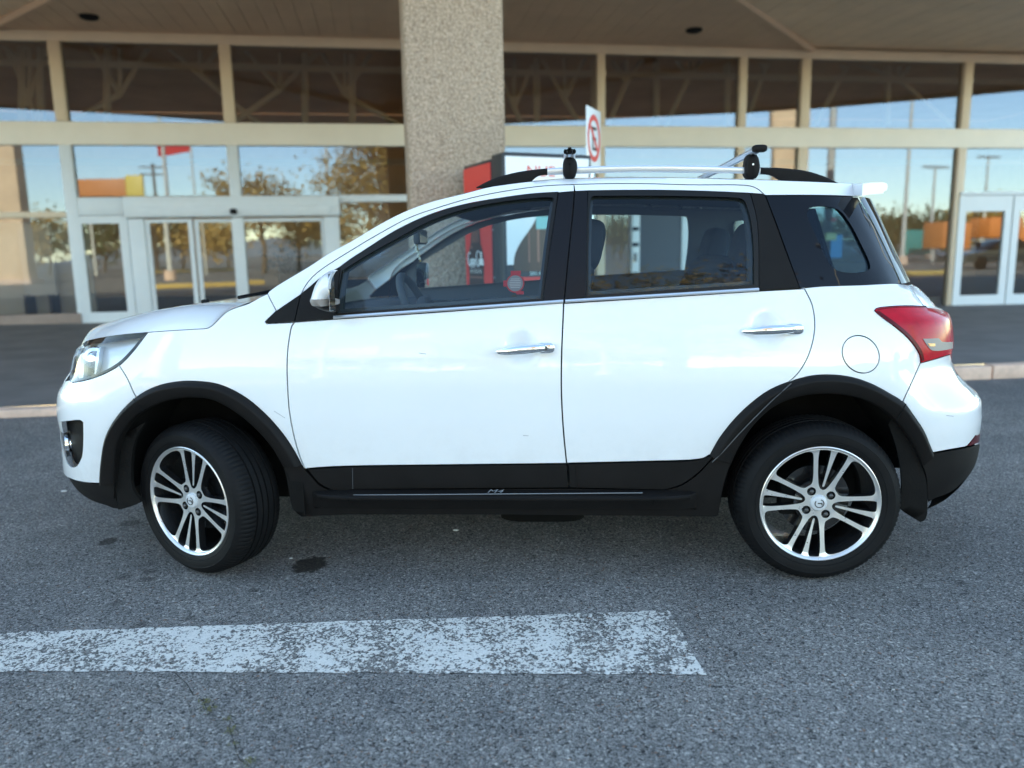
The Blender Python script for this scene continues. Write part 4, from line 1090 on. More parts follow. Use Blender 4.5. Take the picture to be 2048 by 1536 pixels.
# near side trim lies behind the panes; far side is what the camera sees through the cabin
sh_n = shell(S(inner), hg, off=.04, gap=.0, depth=.03, step=.05)
cmk('cabin_side_trim', *sh_n, M['trim']); cmk('cabin_side_trim', *mirror(shell(S(inner), [shrink(GF, .014), shrink(GR, .016), shrink(QH, .005)], off=.05, gap=.0, depth=.03, step=.05)), M['trimlight'])
lowtrim = join(box(.45, 1.95, .075, .105, .34, .95), box(1.951, 2.75, .09, .12, .76, .95))
both('door_card', lowtrim, M['trim'])
cmk('cabin_floor', *box(.45, 1.95, .08, 2*YC-.08, .30, .34), M['trim'])
cmk('bulkhead', *box(.43, .47, .10, 2*YC-.10, .30, .93), M['trim'])
cmk('load_floor', *box(2.25, 2.85, .44, 2*YC-.44, .5, .80), M['trim'])
def dash():
    pr = [(.18, .955), (.30, .985), (.52, 1.000), (.66, .992), (.72, .965), (.735, .92), (.70, .80), (.66, .66), (.60, .45)]
    A = np.array([[(x-.06*(1-abs((y-YC)/.72)**2)*(1 if i < 3 else .3), y, z) for y in np.linspace(.11, 2*YC-.11, 14)] for i, (x, z) in enumerate(pr)])
    return grid(A)
dsh = cmk('dashboard', *dash(), M['trim'])
hood_b = np.array([[(x, y, .965+h*(1-((y-.42)/.19)**2)**.5*1.0 if abs(y-.42) < .189 else .965) for y in np.linspace(.231, .609, 15)] for x, h in ((.52, .02), (.58, .075), (.68, .088), (.77, .080), (.79, .07))])
cmk('instrument_hood', *grid(hood_b), M['trim'], dsh)
sw_c = pt(812, 606, .42)
def steering():
    c = np.array([sw_c[0]+.06, .42, sw_c[2]-.055]); tl_ = math.radians(24)      # column rake
    ux = np.array([math.sin(tl_), 0, math.cos(tl_)])*-1; ux = np.array([-math.sin(tl_), 0, math.cos(tl_)]); uy = np.array([0, 1., 0])
    nrm = np.cross(uy, ux)
    ring = [c+.182*(math.cos(t)*ux+math.sin(t)*uy) for t in np.linspace(0, 2*math.pi, 49)]
    R = tube(ring, .0165, 10, cap=False)
    parts = [R]
    for t in (math.radians(100), math.radians(-100), math.radians(180)):
        parts.append(tube([c-nrm*.0+.04*(math.cos(t)*ux+math.sin(t)*uy)+nrm*.02, c+.175*(math.cos(t)*ux+math.sin(t)*uy)], [.026, .016], 8))
    parts.append(sellip(tuple(c+nrm*.02), (.03, .085, .075), .6, .6))
    parts.append(tube([c+nrm*.02, c-nrm*.0-np.array([.25, 0, .10])], [.045, .055], 10))
    return join(*parts)
cmk('steering_wheel', *steering(), M['trim'])
def seat(x, yc, rear=False):
    b = cmk('rear_seat' if rear else 'front_seat', *sellip((x, yc, .62), (.27, .25 if not rear else .58, .09), .5, .4, 24, 12), M['cloth'])
    cmk('seat_back', *sellip((x+.30, yc, .88), (.075, .235 if not rear else .60, .34), .5, .45, 24, 14, tilt=math.radians(20)), M['cloth'], b)
    for yy in ([yc] if not rear else [yc-.36, yc+.36]):
        hx, hz = (x+.44, 1.262) if not rear else (x+.44, 1.235)
        cmk('headrest', *sellip((hx, yy, hz), (.058, .125, .105), .62, .55, 24, 14, tilt=math.radians(12)), M['cloth'], b)
        for d in (-.055, .055): cmk('headrest_post', *tube([(hx-.01, yy+d, hz-.07), (hx-.04, yy+d, hz-.20)], .006, 8), M['chrome'], b)
    return b
hp = pt(1178, 500, .43); seat(hp[0]-.44, .43); seat(hp[0]-.44, 2*YC-.43)
hr = pt(1497, 500, .45); seat(hr[0]-.44, YC, True)
# rear-view mirror, grab handles, belt, visor
mp = pt(840, 474, .80)
rm = cmk('rear_view_mirror', *bbox(mp[0]-.012, mp[0]+.016, .80-.11, .80+.11, mp[2]-.034, mp[2]+.034, .010), M['trim'])
cmk('mirror_face', *bbox(mp[0]+.0165, mp[0]+.0175, .80-.10, .80+.10, mp[2]-.027, mp[2]+.027, .0004, 1), M['mirror'], rm)
cmk('mirror_stalk', *tube([(mp[0]-.01, .80, mp[2]+.01), (mp[0]-.08, .80, mp[2]+.07)], .011, 8), M['trim'], rm)
for a, b in (((1000, 415), (1065, 412)), ((1297, 413), (1362, 413))):
    y = 2*YC-.27; p, q = pt(*a, y), pt(*b, y)
    cmk('grab_handle', *tube([p+(0, .03, .02), p, p+(q-p)*.12+(0, -.02, -.012), p+(q-p)*.88+(0, -.02, -.012), q, q+(0, .03, .02)], .010, 8), M['headliner'])
y = 2*YC-.20
cmk('seat_belt', *join(tube([pt(1425, 492, y), pt(1412, 560, y-.02)], .022, 6, sx=.2), bbox(*sorted((pt(1408, 490, y)[0], pt(1440, 490, y)[0])), y-.015, y+.01, pt(1420, 497, y)[2], pt(1420, 489, y)[2], .003)), M['trim'])
# window sticker: round printed label with small tabs
sc_ = S([(1030, 567)])[0]; yy0 = float(Dsurf(sc_[0], sc_[1]))+.0155
def disc(c, r, y, n=28, ez=1.0): return [(c[0]+r*math.cos(t), float(Dsurf(c[0]+r*math.cos(t), c[1]+r*ez*math.sin(t)))+y, c[1]+r*ez*math.sin(t)) for t in np.linspace(0, 2*math.pi, n+1)[:-1]], [tuple(range(n))]
M['sticker'] = pbr('red_sticker_print', (.20, .012, .022), .4); M['stickgrey'] = pbr('grey_sticker_print', (.10, .11, .12), .5); M['stickline'] = pbr('sticker_small_print', (.24, .25, .26), .5)
stk = cmk('window_sticker', *disc(sc_, .034, .0125), M['sticker'], fd, smooth=False)
cmk('sticker_centre', *disc(sc_, .029, .0118), M['stickgrey'], fd, smooth=False)
for k in range(6):
    z0 = sc_[1]+.016-.0062*k; hw = math.sqrt(max(.0, .025**2-(z0-sc_[1])**2))*.85
    v, f = box(sc_[0]-hw, sc_[0]+hw, 0, .0002, z0-.001, z0+.001); v = [(a, float(Dsurf(a, c))+.0113+b, c) for a, b, c in v]
    cmk('sticker_line', v, f, M['stickline'], fd, smooth=False)
for dx, dz, w, h in ((.002, .038, .019, .0075), (-.036, .0, .008, .011), (.018, -.034, .014, .006)):
    v, f = box(sc_[0]+dx-w, sc_[0]+dx+w, 0, .0002, sc_[1]+dz-h, sc_[1]+dz+h); v = [(a, float(Dsurf(a, c))+.0122+b, c) for a, b, c in v]
    cmk('sticker_tab', v, f, M['sticker'], fd, smooth=False)
# hanging ornament (its own thing)
op = pt(833, 486, .78); ow = CT @ np.array([*op, 1])
orn = empty('hanging_ornament', tuple(ow[:3]), CYAW, 'white and yellow beaded charm hanging from the rear view mirror in the car', 'ornament')
M['bead'] = pbr('white_beads', (.72, .70, .62), .5); M['gold'] = pbr('yellow_cord', (.55, .36, .10), .6)
cord = [op+np.array([.0, 0, .0]), op+np.array([.004, 0, -.03]), op+np.array([.010, 0, -.06]), op+np.array([.016, 0, -.085])]
mk('cord', *tube(cord, .004, 6), M['gold'], orn, space=CT)
for k in range(7):
    q = op+np.array([-.006+.0032*k+.003*math.sin(k*2.1), -.004, -.008-.0105*k]); mk('bead', *sellip(tuple(q), (.006, .006, .0065), 1, 1, 10, 6), M['bead'], orn, space=CT)

# small scuffs on the paint
M['scuff'] = pbr('scuff_mark', (.30, .30, .31), .7)
for a, b in (((1893, 831), (1907, 832.5)), ((838, 706), (852, 708)), ((548, 822), (570, 836)), ((1046, 871), (1057, 871.5))):
    p, q = S([a, b]); cmk('scuff', *tube([(p[0], float(Dsurf(*p))-.0002, p[1]), (q[0], float(Dsurf(*q))-.0002, q[1])], .0009, 4), M['scuff'], None)
# ------------------------------------------------------------------ ground, kerb, pavement
BY = 0.1642                                               # direction of the shop front
bd = np.array([math.cos(BY), math.sin(BY), 0]); bn = np.array([math.sin(BY), -math.cos(BY), 0]); up = np.array([0, 0, 1.])
P0 = ground(170, 645, .125); P0[2] = 0
FM = np.eye(4); FM[:3, 0] = bd; FM[:3, 1] = -bn; FM[:3, 2] = up; FM[:3, 3] = P0     # local: u along the front, v into the shop, z up
def fac(px, py, k=0.):
    """pixel -> (u,z) on the plane k metres in front of the shop front"""
    d = ray(px, py); o = P0+bn*k; t = np.dot(o-CAM, bn)/np.dot(d, bn); q = CAM+d*t-P0
    return float(np.dot(q, bd)), float(q[2])
def fu(px, py, k=0.): return fac(px, py, k)[0]
def fz(px, py, k=0.): return fac(px, py, k)[1]
def refl(px, py, dist=None, z=0.):
    d = ray(px, py); u, zq = fac(px, py); q = (FM @ np.array([u, 0, zq, 1]))[:3]; r = d-2*np.dot(d, bn)*bn
    t = dist if dist is not None else (z-q[2])/r[2]
    return q+r*t
def fmk(name, v, f, mat, parent=None, **k): return mk(name, v, f, mat, parent, space=FM, **k)
kA, kB = ground(55, 834), ground(1984, 758); kd = (kB-kA)/np.linalg.norm(kB-kA); kn = np.array([-kd[1], kd[0], 0])
KL = float(np.dot(kB-kA, kd))
def kz(s): return float(np.clip(.062+.06*s/KL, .05, .14))
u_r = fu(1905, 606)
def pave_z(p):
    s = np.dot(p-kA, kd); t = np.dot(p-kA, kn); q = p-P0; u = np.dot(q, bd); D = max(.5, np.dot(q, -bn)*-1+t)
    zf = .125-.20*np.clip(u/u_r, -.3, 1.4); w = np.clip(t/max(t-np.dot(q, -bn), .1), 0, 1) if np.dot(q, -bn) < 0 else 1.
    return kz(s)*(1-w)+zf*w
def G(s, t): return kA+kd*s+kn*t
g = [G(-300, 0), G(300, 0), G(300, -500), G(-300, -500)]
rows = np.array([[G(s, t)*np.array([1, 1, 0])+np.array([0, 0, -.0]) for s in (-300, -20, -5, 0, 5, 10, 20, 300)] for t in (-500, -30, -8, -4, 0)])
gr = mk('ground', *grid(rows), M['asphalt']); gr['kind'] = 'structure'
M['pave'] = pbr('pavement_concrete', (.17, .155, .145), .75, var=.30, vscale=1.6, bump=.3, bscale=150)
M['kerb'] = pbr('kerb_concrete', (.72, .49, .37), .85, var=.25, vscale=7, bump=.6, bscale=60)
ss = np.concatenate([[-120, -40, -20], np.arange(-10, 20, 1.0), [25, 40, 120]]); ts = np.concatenate([np.arange(.15, 12, 1.0), [14, 18, 26, 60]])
A = np.array([[G(s, t)+up*0 for s in ss] for t in ts])
for i in range(A.shape[0]):
    for j in range(A.shape[1]): A[i, j, 2] = pave_z(A[i, j])-(.002 if i else .0)
pv = mk('pavement', *grid(A), M['pave']); pv['kind'] = 'structure'
kr = tag(empty('kerb', tuple(G(0, 0))), 'pale worn concrete kerb along the edge of the shop pavement', 'kerb')
for i in range(-12, 26):
    s0 = i*1.0+.37; zz_ = kz(s0+.5)+rnd.uniform(-.004, .004)
    v, f = bbox(s0+.006, s0+.994, rnd.uniform(-.004, .004), .15, -.03, zz_, .018)
    mk('kerb_stone', [tuple(G(0, 0)+kd*a+kn*b+up*c) for a, b, c in v], f, M['kerb'], kr)
# painted bar
c4 = [ground(-260, 1342), ground(1412, 1350), ground(1340, 1222), ground(-260, 1276)]
n_ = 60; rows = []
for i in range(n_+1):
    a = c4[0]+(c4[1]-c4[0])*i/n_; b = c4[3]+(c4[2]-c4[3])*i/n_; w = .006
    rows.append([a+(b-a)*t+np.array([rnd.uniform(-w, w), rnd.uniform(-w, w) if t in (0, 1) else 0, .0025]) for t in (0, .25, .5, .75, 1)])
st = mk('painted_line', *grid(np.array(rows)), M['stripe']); st['kind'] = 'structure'
# crack with small weeds
M['crack'] = pbr('crack_dirt', (.022, .020, .018), .95); M['weed'] = pbr('weed_leaf', (.11, .105, .035), .6)
cpx = [(352, 1345), (372, 1368), (388, 1392), (405, 1400), (416, 1422), (436, 1436), (458, 1444), (463, 1470), (468, 1494), (480, 1518), (500, 1536), (520, 1560)]
cl = [ground(a+rnd.uniform(-3, 3), b) for a, b in sm([(a, b) for a, b in cpx])]
Vc = []; 
for i, p in enumerate(cl):
    w = rnd.uniform(.0005, .0022); Vc += [(p[0]-w, p[1], .002), (p[0]+w, p[1], .002)]
crk = mk('crack', Vc, [(2*i, 2*i+1, 2*i+3, 2*i+2) for i in range(len(cl)-1)], M['crack'], gr, smooth=False)
def weed(px, py, r, n, lab):
    c = ground(px, py); V = []; F = []
    for k in range(n):
        a = rnd.uniform(0, 6.28); d = rnd.uniform(0, r); q = c+np.array([math.cos(a)*d*1.3, math.sin(a)*d, 0]); l = rnd.uniform(.3, 1.)*r*.55; h = rnd.uniform(.004, .012)
        e = np.array([math.cos(a+rnd.uniform(-1, 1)), math.sin(a+rnd.uniform(-1, 1)), 0]); s = np.array([-e[1], e[0], 0])*l*.28
        n0 = len(V); V += [q+up*.003, q+e*l*.5+s+up*h, q+e*l+up*h*.7, q+e*l*.5-s+up*h]; F.append((n0, n0+1, n0+2, n0+3))
    o = mk('weed', [tuple(p) for p in V], F, M['weed'], None, smooth=False)
    return tag(o, lab, 'weed', 'weeds growing in the asphalt crack')
weed(412, 1408, .016, 40, 'small yellow green weed at the upper end of the asphalt crack')
weed(417, 1423, .018, 46, 'second small weed just below the uppermost one in the crack')
weed(457, 1442, .012, 26, 'tiny weed where the asphalt crack bends downward')
weed(466, 1464, .017, 40, 'widest weed halfway down the asphalt crack')
weed(468, 1490, .012, 26, 'thin weed in the lower part of the asphalt crack')
weed(498, 1528, .015, 34, 'weed at the bottom edge of the picture in the asphalt crack')
weed(1905, 989, .012, 14, 'lone small weed on the asphalt behind the rear bumper')
# a few loose chips and litter
M['chip'] = pbr('pale_stone_chip', (.6, .6, .58), .7)
for k, (px, py, r_) in enumerate(((582, 1117, .006), (912, 1061, .010), (128, 983, .012))):
    c = ground(px, py); o = mk('pebble', *sellip((c[0], c[1], r_*.25), (r_*1.5, r_*.8, r_*.35), .9, .9, 8, 5), M['chip'])
    tag(o, ['tiny white pebble beside the front tyre', 'thin pale chip on the ground in the shade below the car', 'flat pale chip on the asphalt ahead of the bumper'][k], 'pebble')

# ------------------------------------------------------------------ shop building
M['beige'] = pbr('beige_painted_metal', (.68, .54, .39), .55, var=.06, vscale=2)
M['cream'] = pbr('cream_fascia', (.80, .72, .61), .6, var=.05, vscale=1.5)
M['white'] = pbr('white_aluminium', (.66, .69, .70), .4, var=.03)
M['soffit'] = pbr('brown_soffit_sheet', (.62, .41, .265), .5, var=.12, vscale=1.2)
M['soffitpale'] = pbr('pale_brown_soffit_sheet', (.80, .57, .37), .5, var=.14, vscale=1.2)
M['pane'] = glass('shop_window_glass', (.66, .61, .55), .085, 1.1, gcol=(.68, .82, 1.))
M['panedoor'] = glass('shop_door_glass', (.55, .54, .52), .10, 1.1, gcol=(.85, .95, 1.))
M['inwall'] = pbr('brown_shop_wall', (.80, .55, .35), .8, var=.2, vscale=.7)
M['infloor'] = pbr('shop_floor_tiles', (.30, .27, .23), .4, var=.1, vscale=2)
M['truss'] = pbr('painted_steel_truss', (.75, .64, .48), .5)
M['stucco'] = None
def stucco():
    m, nt, b, N, L = nodes('pebbledash'); tc = N('ShaderNodeNewGeometry')
    v = N('ShaderNodeTexVoronoi'); v.inputs['Scale'].default_value = 42; L(tc.outputs['Position'], v.inputs['Vector'])
    n = N('ShaderNodeTexNoise'); n.inputs['Scale'].default_value = 52; n.inputs['Detail'].default_value = 6; n.inputs['Roughness'].default_value = .7; L(tc.outputs['Position'], n.inputs['Vector'])
    r = N('ShaderNodeValToRGB'); e = r.color_ramp.elements; e[0].position = .33; e[0].color = (.27, .18, .12, 1); e[1].position = .66; e[1].color = (.80, .62, .47, 1); L(n.outputs[0], r.inputs[0])
    L(r.outputs[0], b.inputs['Base Color']); b.inputs['Roughness'].default_value = .92
    a = N('ShaderNodeMath'); a.operation = 'ADD'; L(v.outputs['Distance'], a.inputs[0]); L(n.outputs[0], a.inputs[1])
    bp = N('ShaderNodeBump'); bp.inputs['Strength'].default_value = 1.; bp.inputs['Distance'].default_value = .02; L(a.outputs[0], bp.inputs['Height']); L(bp.outputs[0], b.inputs['Normal'])
    return m
M['stucco'] = stucco()
shop = empty('shop_building', tuple(P0), BY, 'shop front with beige window frames, white sliding doors and a brown canopy soffit', 'building')
zl0, zl1 = fz(118, 83), fz(118, 62); zt0, zt1 = fz(300, 291), fz(300, 245)
zr0 = -.3
muls = [fu(118, 170), fu(455, 170), fu(1201, 170), fu(1484, 170), fu(1609, 170), fu(1932, 170)]
w_m = .19
step_ = muls[1]-muls[0]
lefts = [muls[0]-step_, muls[0]-2*step_, muls[0]-3*step_]; rights = [muls[-1]+step_, muls[-1]+2*step_, muls[-1]+3*step_]
mid = [.5*(muls[1]+muls[2])]
allm = sorted(lefts+muls+mid+rights); UL, UR = allm[0], allm[-1]
fmk('lintel_beam', *bbox(UL, UR, -.06, .14, zl0, zl1, .01), M['beige'], shop)
fmk('transom_beam', *bbox(UL, UR, -.05, .16, zt0, zt1, .01), M['cream'], shop)
for u in allm:
    w = w_m if abs(u-muls[2]) > .05 and abs(u-muls[3]) > .05 else .15
    fmk('mullion', *bbox(u-w/2, u+w/2, -.075, .10, zt1+.002, zl0-.002, .008), M['beige'], shop)
    fmk('mullion', *bbox(u-w/2, u+w/2, -.066, .10, zr0, zt0-.002, .008), M['beige'] if u > muls[1] or u < muls[0]-.1 else M['white'], shop)
def pane(u0, u1, z0, z1, v=.02, mat='pane', name='window_pane', par=None):
    a, b, c = (rnd.uniform(-.003, .003) for _ in range(3))        # panes never hang perfectly true
    return fmk(name, [(u0, v+a, z0), (u1, v+b, z0), (u1, v+b+c, z1), (u0, v+a+c, z1)], [(0, 1, 2, 3)], M[mat], par or shop, smooth=False)
uS0, uS1 = fu(275, 520), fu(672, 520)                   # sliding door opening
uD0, uD1 = fu(160, 560), fu(268, 560)                   # single door
uR0 = fu(1915, 500)
zhd = fz(480, 393)
for i in range(len(allm)-1):
    a, b = allm[i]+.05, allm[i+1]-.05
    pane(a, b, zt1-.01, zl0+.01)
    if b < uD0+.3 or a > uS1 and b < uR0+.2: pane(a, b, zr0, zt0+.01)
# panes round the doors
pane(muls[0]+.05, muls[1]-.05, zhd+.02, zt0+.01); pane(muls[1]+.05, mid[0]-.05, zhd+.02, zt0+.01)
pane(uS1+.02, mid[0]-.05, zr0, zhd); pane(muls[-1]+.05, rights[0]-.05, fz(1980, 385), zt0+.01)
for r0, r1 in zip(rights[:-1], rights[1:]): pass
# low plinth under the left window
M['plinth'] = pbr('brown_plinth', (.30, .22, .18), .8, var=.2, vscale=3)
fmk('plinth', *bbox(UL, uD0-.02, -.10, .05, -.3, fz(80, 628), .01), M['plinth'], shop)
fmk('window_rail', *bbox(muls[0]-step_, muls[0]-.1, -.06, .05, fz(60, 436), fz(60, 424), .006), M['beige'], shop)
# single white door
def framed(name, u0, u1, z0, z1, v0, v1, fw, bot, top, mat, par, pmat='panedoor', lab=None):
    d = fmk(name, *join(box(u0, u0+fw, v0, v1, z0, z1), box(u1-fw, u1, v0, v1, z0, z1), box(u0+fw, u1-fw, v0+.002, v1-.002, z1-top, z1), box(u0+fw, u1-fw, v0+.002, v1-.002, z0, z0+bot)), M[mat], par, smooth=False)
    pane(u0+fw-.01, u1-fw+.01, z0+bot-.01, z1-top+.01, (v0+v1)/2, pmat, 'glass_pane', d)
    return d
zb = .10
framed('glazed_door', uD0, uD1, zb, fz(215, 432), -.06, .0, .14, .20, .13, 'white', shop)
fmk('door_transom', *bbox(uD0, uD1, -.05, .06, fz(215, 431), zhd-.002, .005), M['white'], shop) if zhd-fz(215, 431) > .02 else None
M['backdrop'] = pbr('pale_display_backing', (.70, .66, .58), .7, var=.08, vscale=2)
fmk('display_backing', *bbox(muls[0]-step_+.1, fu(152, 520), .75, .80, .1, fz(80, 440), .005), M['backdrop'], shop)
# sliding doors: header box, posts and four leaves
hd = fmk('door_header', *bbox(uS0-.10, uS1+.12, -.16, .10, fz(480, 434), zhd, .01), M['white'], shop)
fmk('header_band', *bbox(uS0+.1, uS1-.05, -.175, -.158, fz(480, 432), fz(480, 412), .004), M['white'], hd)
fmk('door_sensor', *sellip((fu(471, 424), -.2, fz(471, 424)), (.06, .05, .05), .6, .6), M['black'], hd)
for px in (282, 668): fmk('door_post', *bbox(fu(px, 520)-.13, fu(px, 520)+.13, -.10, .10, zr0, fz(480, 436), .008), M['white'], shop)
edges_ = [fu(297, 520), fu(393, 520), fu(478, 520), fu(655, 520)]
for k in range(3):
    framed('sliding_door_leaf', edges_[k]+.01, edges_[k+1]-.01, zb, fz(480, 437), (-.05, -.0, -.0, -.05)[k], (-.01, .04, .04, -.01)[k], .075, .10, .06, 'white', shop)
fmk('door_header', *bbox(uS1+.12, mid[0], -.05, .06, fz(740, 404), fz(740, 390), .006), M['white'], shop)
# right entrance
kd0 = fu(1912, 500)
for a, b in ((fu(1906, 500), fu(2010, 500)), (fu(2013, 500), fu(2120, 500)), (fu(2124, 500), fu(2235, 500))):
    framed('glazed_door', a, b, fz(1960, 611), fz(1960, 392), -.10, -.02, .16, .23, .32, 'white', shop)
fmk('door_transom', *bbox(fu(1906, 500), fu(2235, 500), -.11, .06, fz(1960, 391), fz(1960, 384), .004), M['white'], shop)
pane(fu(2240, 500), rights[1], zr0, zt0+.01); pane(rights[1], rights[2], zr0, zt0+.01)
# dark door leaf between two white stiles, seen through the rear side window
u0, u1, u2, u3 = fu(1261, 500), fu(1276, 500), fu(1359, 500), fu(1378, 500); ztop = fz(1320, 400)
sd = fmk('side_door', *bbox(u1, u2, -.09, -.03, zr0, ztop, .006), M['trim'], shop)
for a, b in ((u0, u1-.002), (u2+.002, u3)): fmk('door_stile', *bbox(a, b, -.11, .02, zr0, ztop, .006), M['white'], sd)
for py in (458, 489, 548): fmk('hinge', *bbox(u0+.00, u1-.03, -.14, -.112, fz(1268, py)-.035, fz(1268, py)+.035, .004), M['black'], sd)
fmk('latch', *bbox(u0+.03, u1-.06, -.13, -.112, fz(1268, 523), fz(1268, 506), .004), M['pave'], sd)
# canopy: a triangular facet in the middle between front and pillar, flat sheets round it
apex = np.array([-.45, 7.3, 0]); q = apex-P0; ua, va = float(np.dot(q, bd)), float(np.dot(q, -bn))
uF0, uF1 = fu(-20, 62), fu(1622, 97)
H1, H0 = zl1+.003, zl1+.06
ZE = 4.90
EDGE = []
for px, py in ((0, 213), (110, 220), (300, 232), (450, 244), (640, 256), (820, 258), (1000, 248), (1250, 236), (1480, 225), (1640, 213), (1800, 200), (1920, 190), (2047, 178)):
    l_ = np.linalg.inv(FM) @ np.array([*refl(px, py, None, ZE), 1]); EDGE.append((float(l_[0]), float(l_[1])))
EDGE = [(-13., EDGE[0][1]+3.6)]+EDGE+[(26., EDGE[-1][1]+2.4)]; print('EDGE', np.round(EDGE, 2).tolist())
VM_ = min(e[1] for e in EDGE)
def hit(poly, x):
    r = []
    for i in range(len(poly)):
        p, q = poly[i], poly[(i+1) % len(poly)]
        if (p[0] > x) != (q[0] > x): r.append(p[1]+(q[1]-p[1])*(x-p[0])/(q[0]-p[0]))
    return (min(r), max(r)) if len(r) >= 2 else None
def sheets(name, poly, zfun, width, mat, th=.025, gap=.005, cut=None):
    """split a facet into sheets running into the building"""
    us = np.arange(min(p[0] for p in poly)+1e-3, max(p[0] for p in poly), width)
    for u in us:
        a, b = u+gap/2, u+width-gap/2; pa, pb = hit(poly, a), hit(poly, b)
        if not pa and not pb: continue
        if not pa: m_ = sum(pb)/2; pa = (m_-.001, m_)
        if not pb: m_ = sum(pa)/2; pb = (m_-.001, m_)
        if cut:
            pa = (pa[0], min(pa[1], cut(a))); pb = (pb[0], min(pb[1], cut(b)))
            if pa[1]-pa[0] < .01 and pb[1]-pb[0] < .01: continue
        V = []
        for zo in (0, th):
            for x, (lo, hi) in ((a, pa), (b, pb)): V += [(x, lo, zfun(x, lo)+zo), (x, hi, zfun(x, hi)+zo)]
        fmk(name, V, [(0, 1, 3, 2), (4, 6, 7, 5), (0, 2, 6, 4), (1, 5, 7, 3), (0, 4, 5, 1), (2, 3, 7, 6)], M[mat], shop, smooth=False)
def crease(u):
    if u <= uF0 or u >= uF1: return -.001
    return va*min((u-uF0)/(ua-uF0), (uF1-u)/(uF1-ua))-.01
sheets('soffit_sheet', [(uF0, 0), (ua, va), (uF1, 0)], lambda u, v: H1+(H0-H1)*v/va, .28, 'soffit')
sheets('soffit_panel', EDGE+[(26., 0), (-13., 0)], lambda u, v: H1+.05-(H1+.05-ZE)*min(1.3, max(0., -v)/9.), .44, 'soffitpale', gap=.010, cut=crease)
fmk('crease_beam', *tube([(uF1, -.02, H1+.01), (ua+.02, va+.05, H0+.01)], .075, 6), M['soffit'], shop); fmk('crease_beam', *tube([(uF0, -.02, H1+.01), (ua-.02, va+.05, H0+.01)], .075, 6), M['soffit'], shop)
for px, py in ((178, 33), (1388, 60)):
    q = np.linalg.inv(FM) @ np.array([*ground(px, py, H1), 1]); fmk('ceiling_light', *lathe([(0, -.055), (.10, -.05), (.14, -.03), (.15, .04)], 24, axis='z', center=(q[0], q[1], H1+(H0-H1)*q[1]/va)), M['black'], shop)
n_ = len(EDGE); rp = EDGE+[(26., 14.), (-13., 14.)]
z0_, z1_ = H1+.30, H1+.65
fmk('roof_slab', [(a, b, z0_) for a, b in rp]+[(a, b, z1_) for a, b in rp], [tuple(range(n_+1, -1, -1)), tuple(range(n_+2, 2*n_+4))]+[(i, (i+1) % (n_+2), n_+2+(i+1) % (n_+2), n_+2+i) for i in range(n_+2)], M['soffit'], shop, smooth=False)
for i in range(n_-1):
    p, q = np.array(EDGE[i]), np.array(EDGE[i+1]); t_ = (q-p)/np.linalg.norm(q-p); o_ = np.array([t_[1], -t_[0]])*.06
    V = [(p[0]+o_[0]*k, p[1]+o_[1]*k, z) for z in (ZE-.02, z1_+.05) for k in (0.1, 1)]+[(q[0]+o_[0]*k, q[1]+o_[1]*k, z) for z in (ZE-.02, z1_+.05) for k in (0.1, 1)]
    fmk('fascia', V, [(0, 1, 5, 4), (2, 6, 7, 3), (1, 3, 7, 5), (0, 4, 6, 2), (0, 2, 3, 1), (4, 5, 7, 6)], M['beige'], shop, smooth=False)
fmk('upper_wall', *box(-12.9, 25.9, .15, .3, zl1+.01, H1+.29), M['beige'], shop, smooth=False)
# interior
fmk('back_wall', *box(UL, UR, 9, 9.2, -.3, 5.2), M['inwall'], shop, smooth=False)
fmk('end_wall', *box(UL-.2, UL, .2, 9, -.3, 5.2), M['inwall'], shop, smooth=False); fmk('end_wall', *box(UR, UR+.2, .2, 9, -.3, 5.2), M['inwall'], shop, smooth=False)
fl = fmk('shop_floor', *box(UL, UR, .14, 9, -.3, .10), M['infloor'], shop, smooth=False)
fmk('shop_ceiling', *box(UL, UR, .31, 9, 5.21, 5.25), M['inwall'], shop, smooth=False)
KT = -2.0
def fk(px, py): u, z = fac(px, py, KT); return (u, -KT, z)
tr = fmk('roof_truss', *join(box(UL, UR, 1.94, 2.06, zl0+.02, zl0+.14), box(UL, UR, 1.94, 2.06, zt1-.5, zt1-.38)), M['truss'], shop, smooth=False)
mem = []
for ax, ay, l0, r0, leg in (((1129), 199, (1085, 120), (1178, 100), (1160, 250)), (1252, 167, (1212, 100), (1304, 92), (1215, 250)), (1378, 155, (1334, 96), (1420, 96), (1332, 250)), (1028, 215, (990, 130), (1065, 130), (1045, 250)), (1530, 140, (1505, 100), (1555, 100), (1490, 250)), (1690, 140, (1660, 100), (1712, 100), (1630, 250)), (1800, 160, (1640, 98), (1840, 98), (1900, 250)), (60, 200, (10, 90), (95, 90), (75, 250)), (38, 120, (0, 85), (60, 80), (55, 215)), (240, 190, (180, 90), (300, 90), (130, 250)), (400, 150, (330, 90), (440, 90), (520, 250)), (560, 180, (490, 100), (640, 100), (460, 250)), (690, 190, (640, 100), (745, 100), (800, 250))):
    mem += [(l0, (ax, ay), .05), (r0, (ax, ay), .05), ((ax, ay), leg, .055), ((ax, ay), (ax, 95), .045)]
for x in (1073, 1312, 1454, 1187, 1775, 45, 82, 215, 610, 705): mem.append(((x, 90), (x, 250), .075))
for a, b, w in mem: fmk('truss_member', *tube([fk(*a), fk(*b)], w, 6), M['truss'], tr)
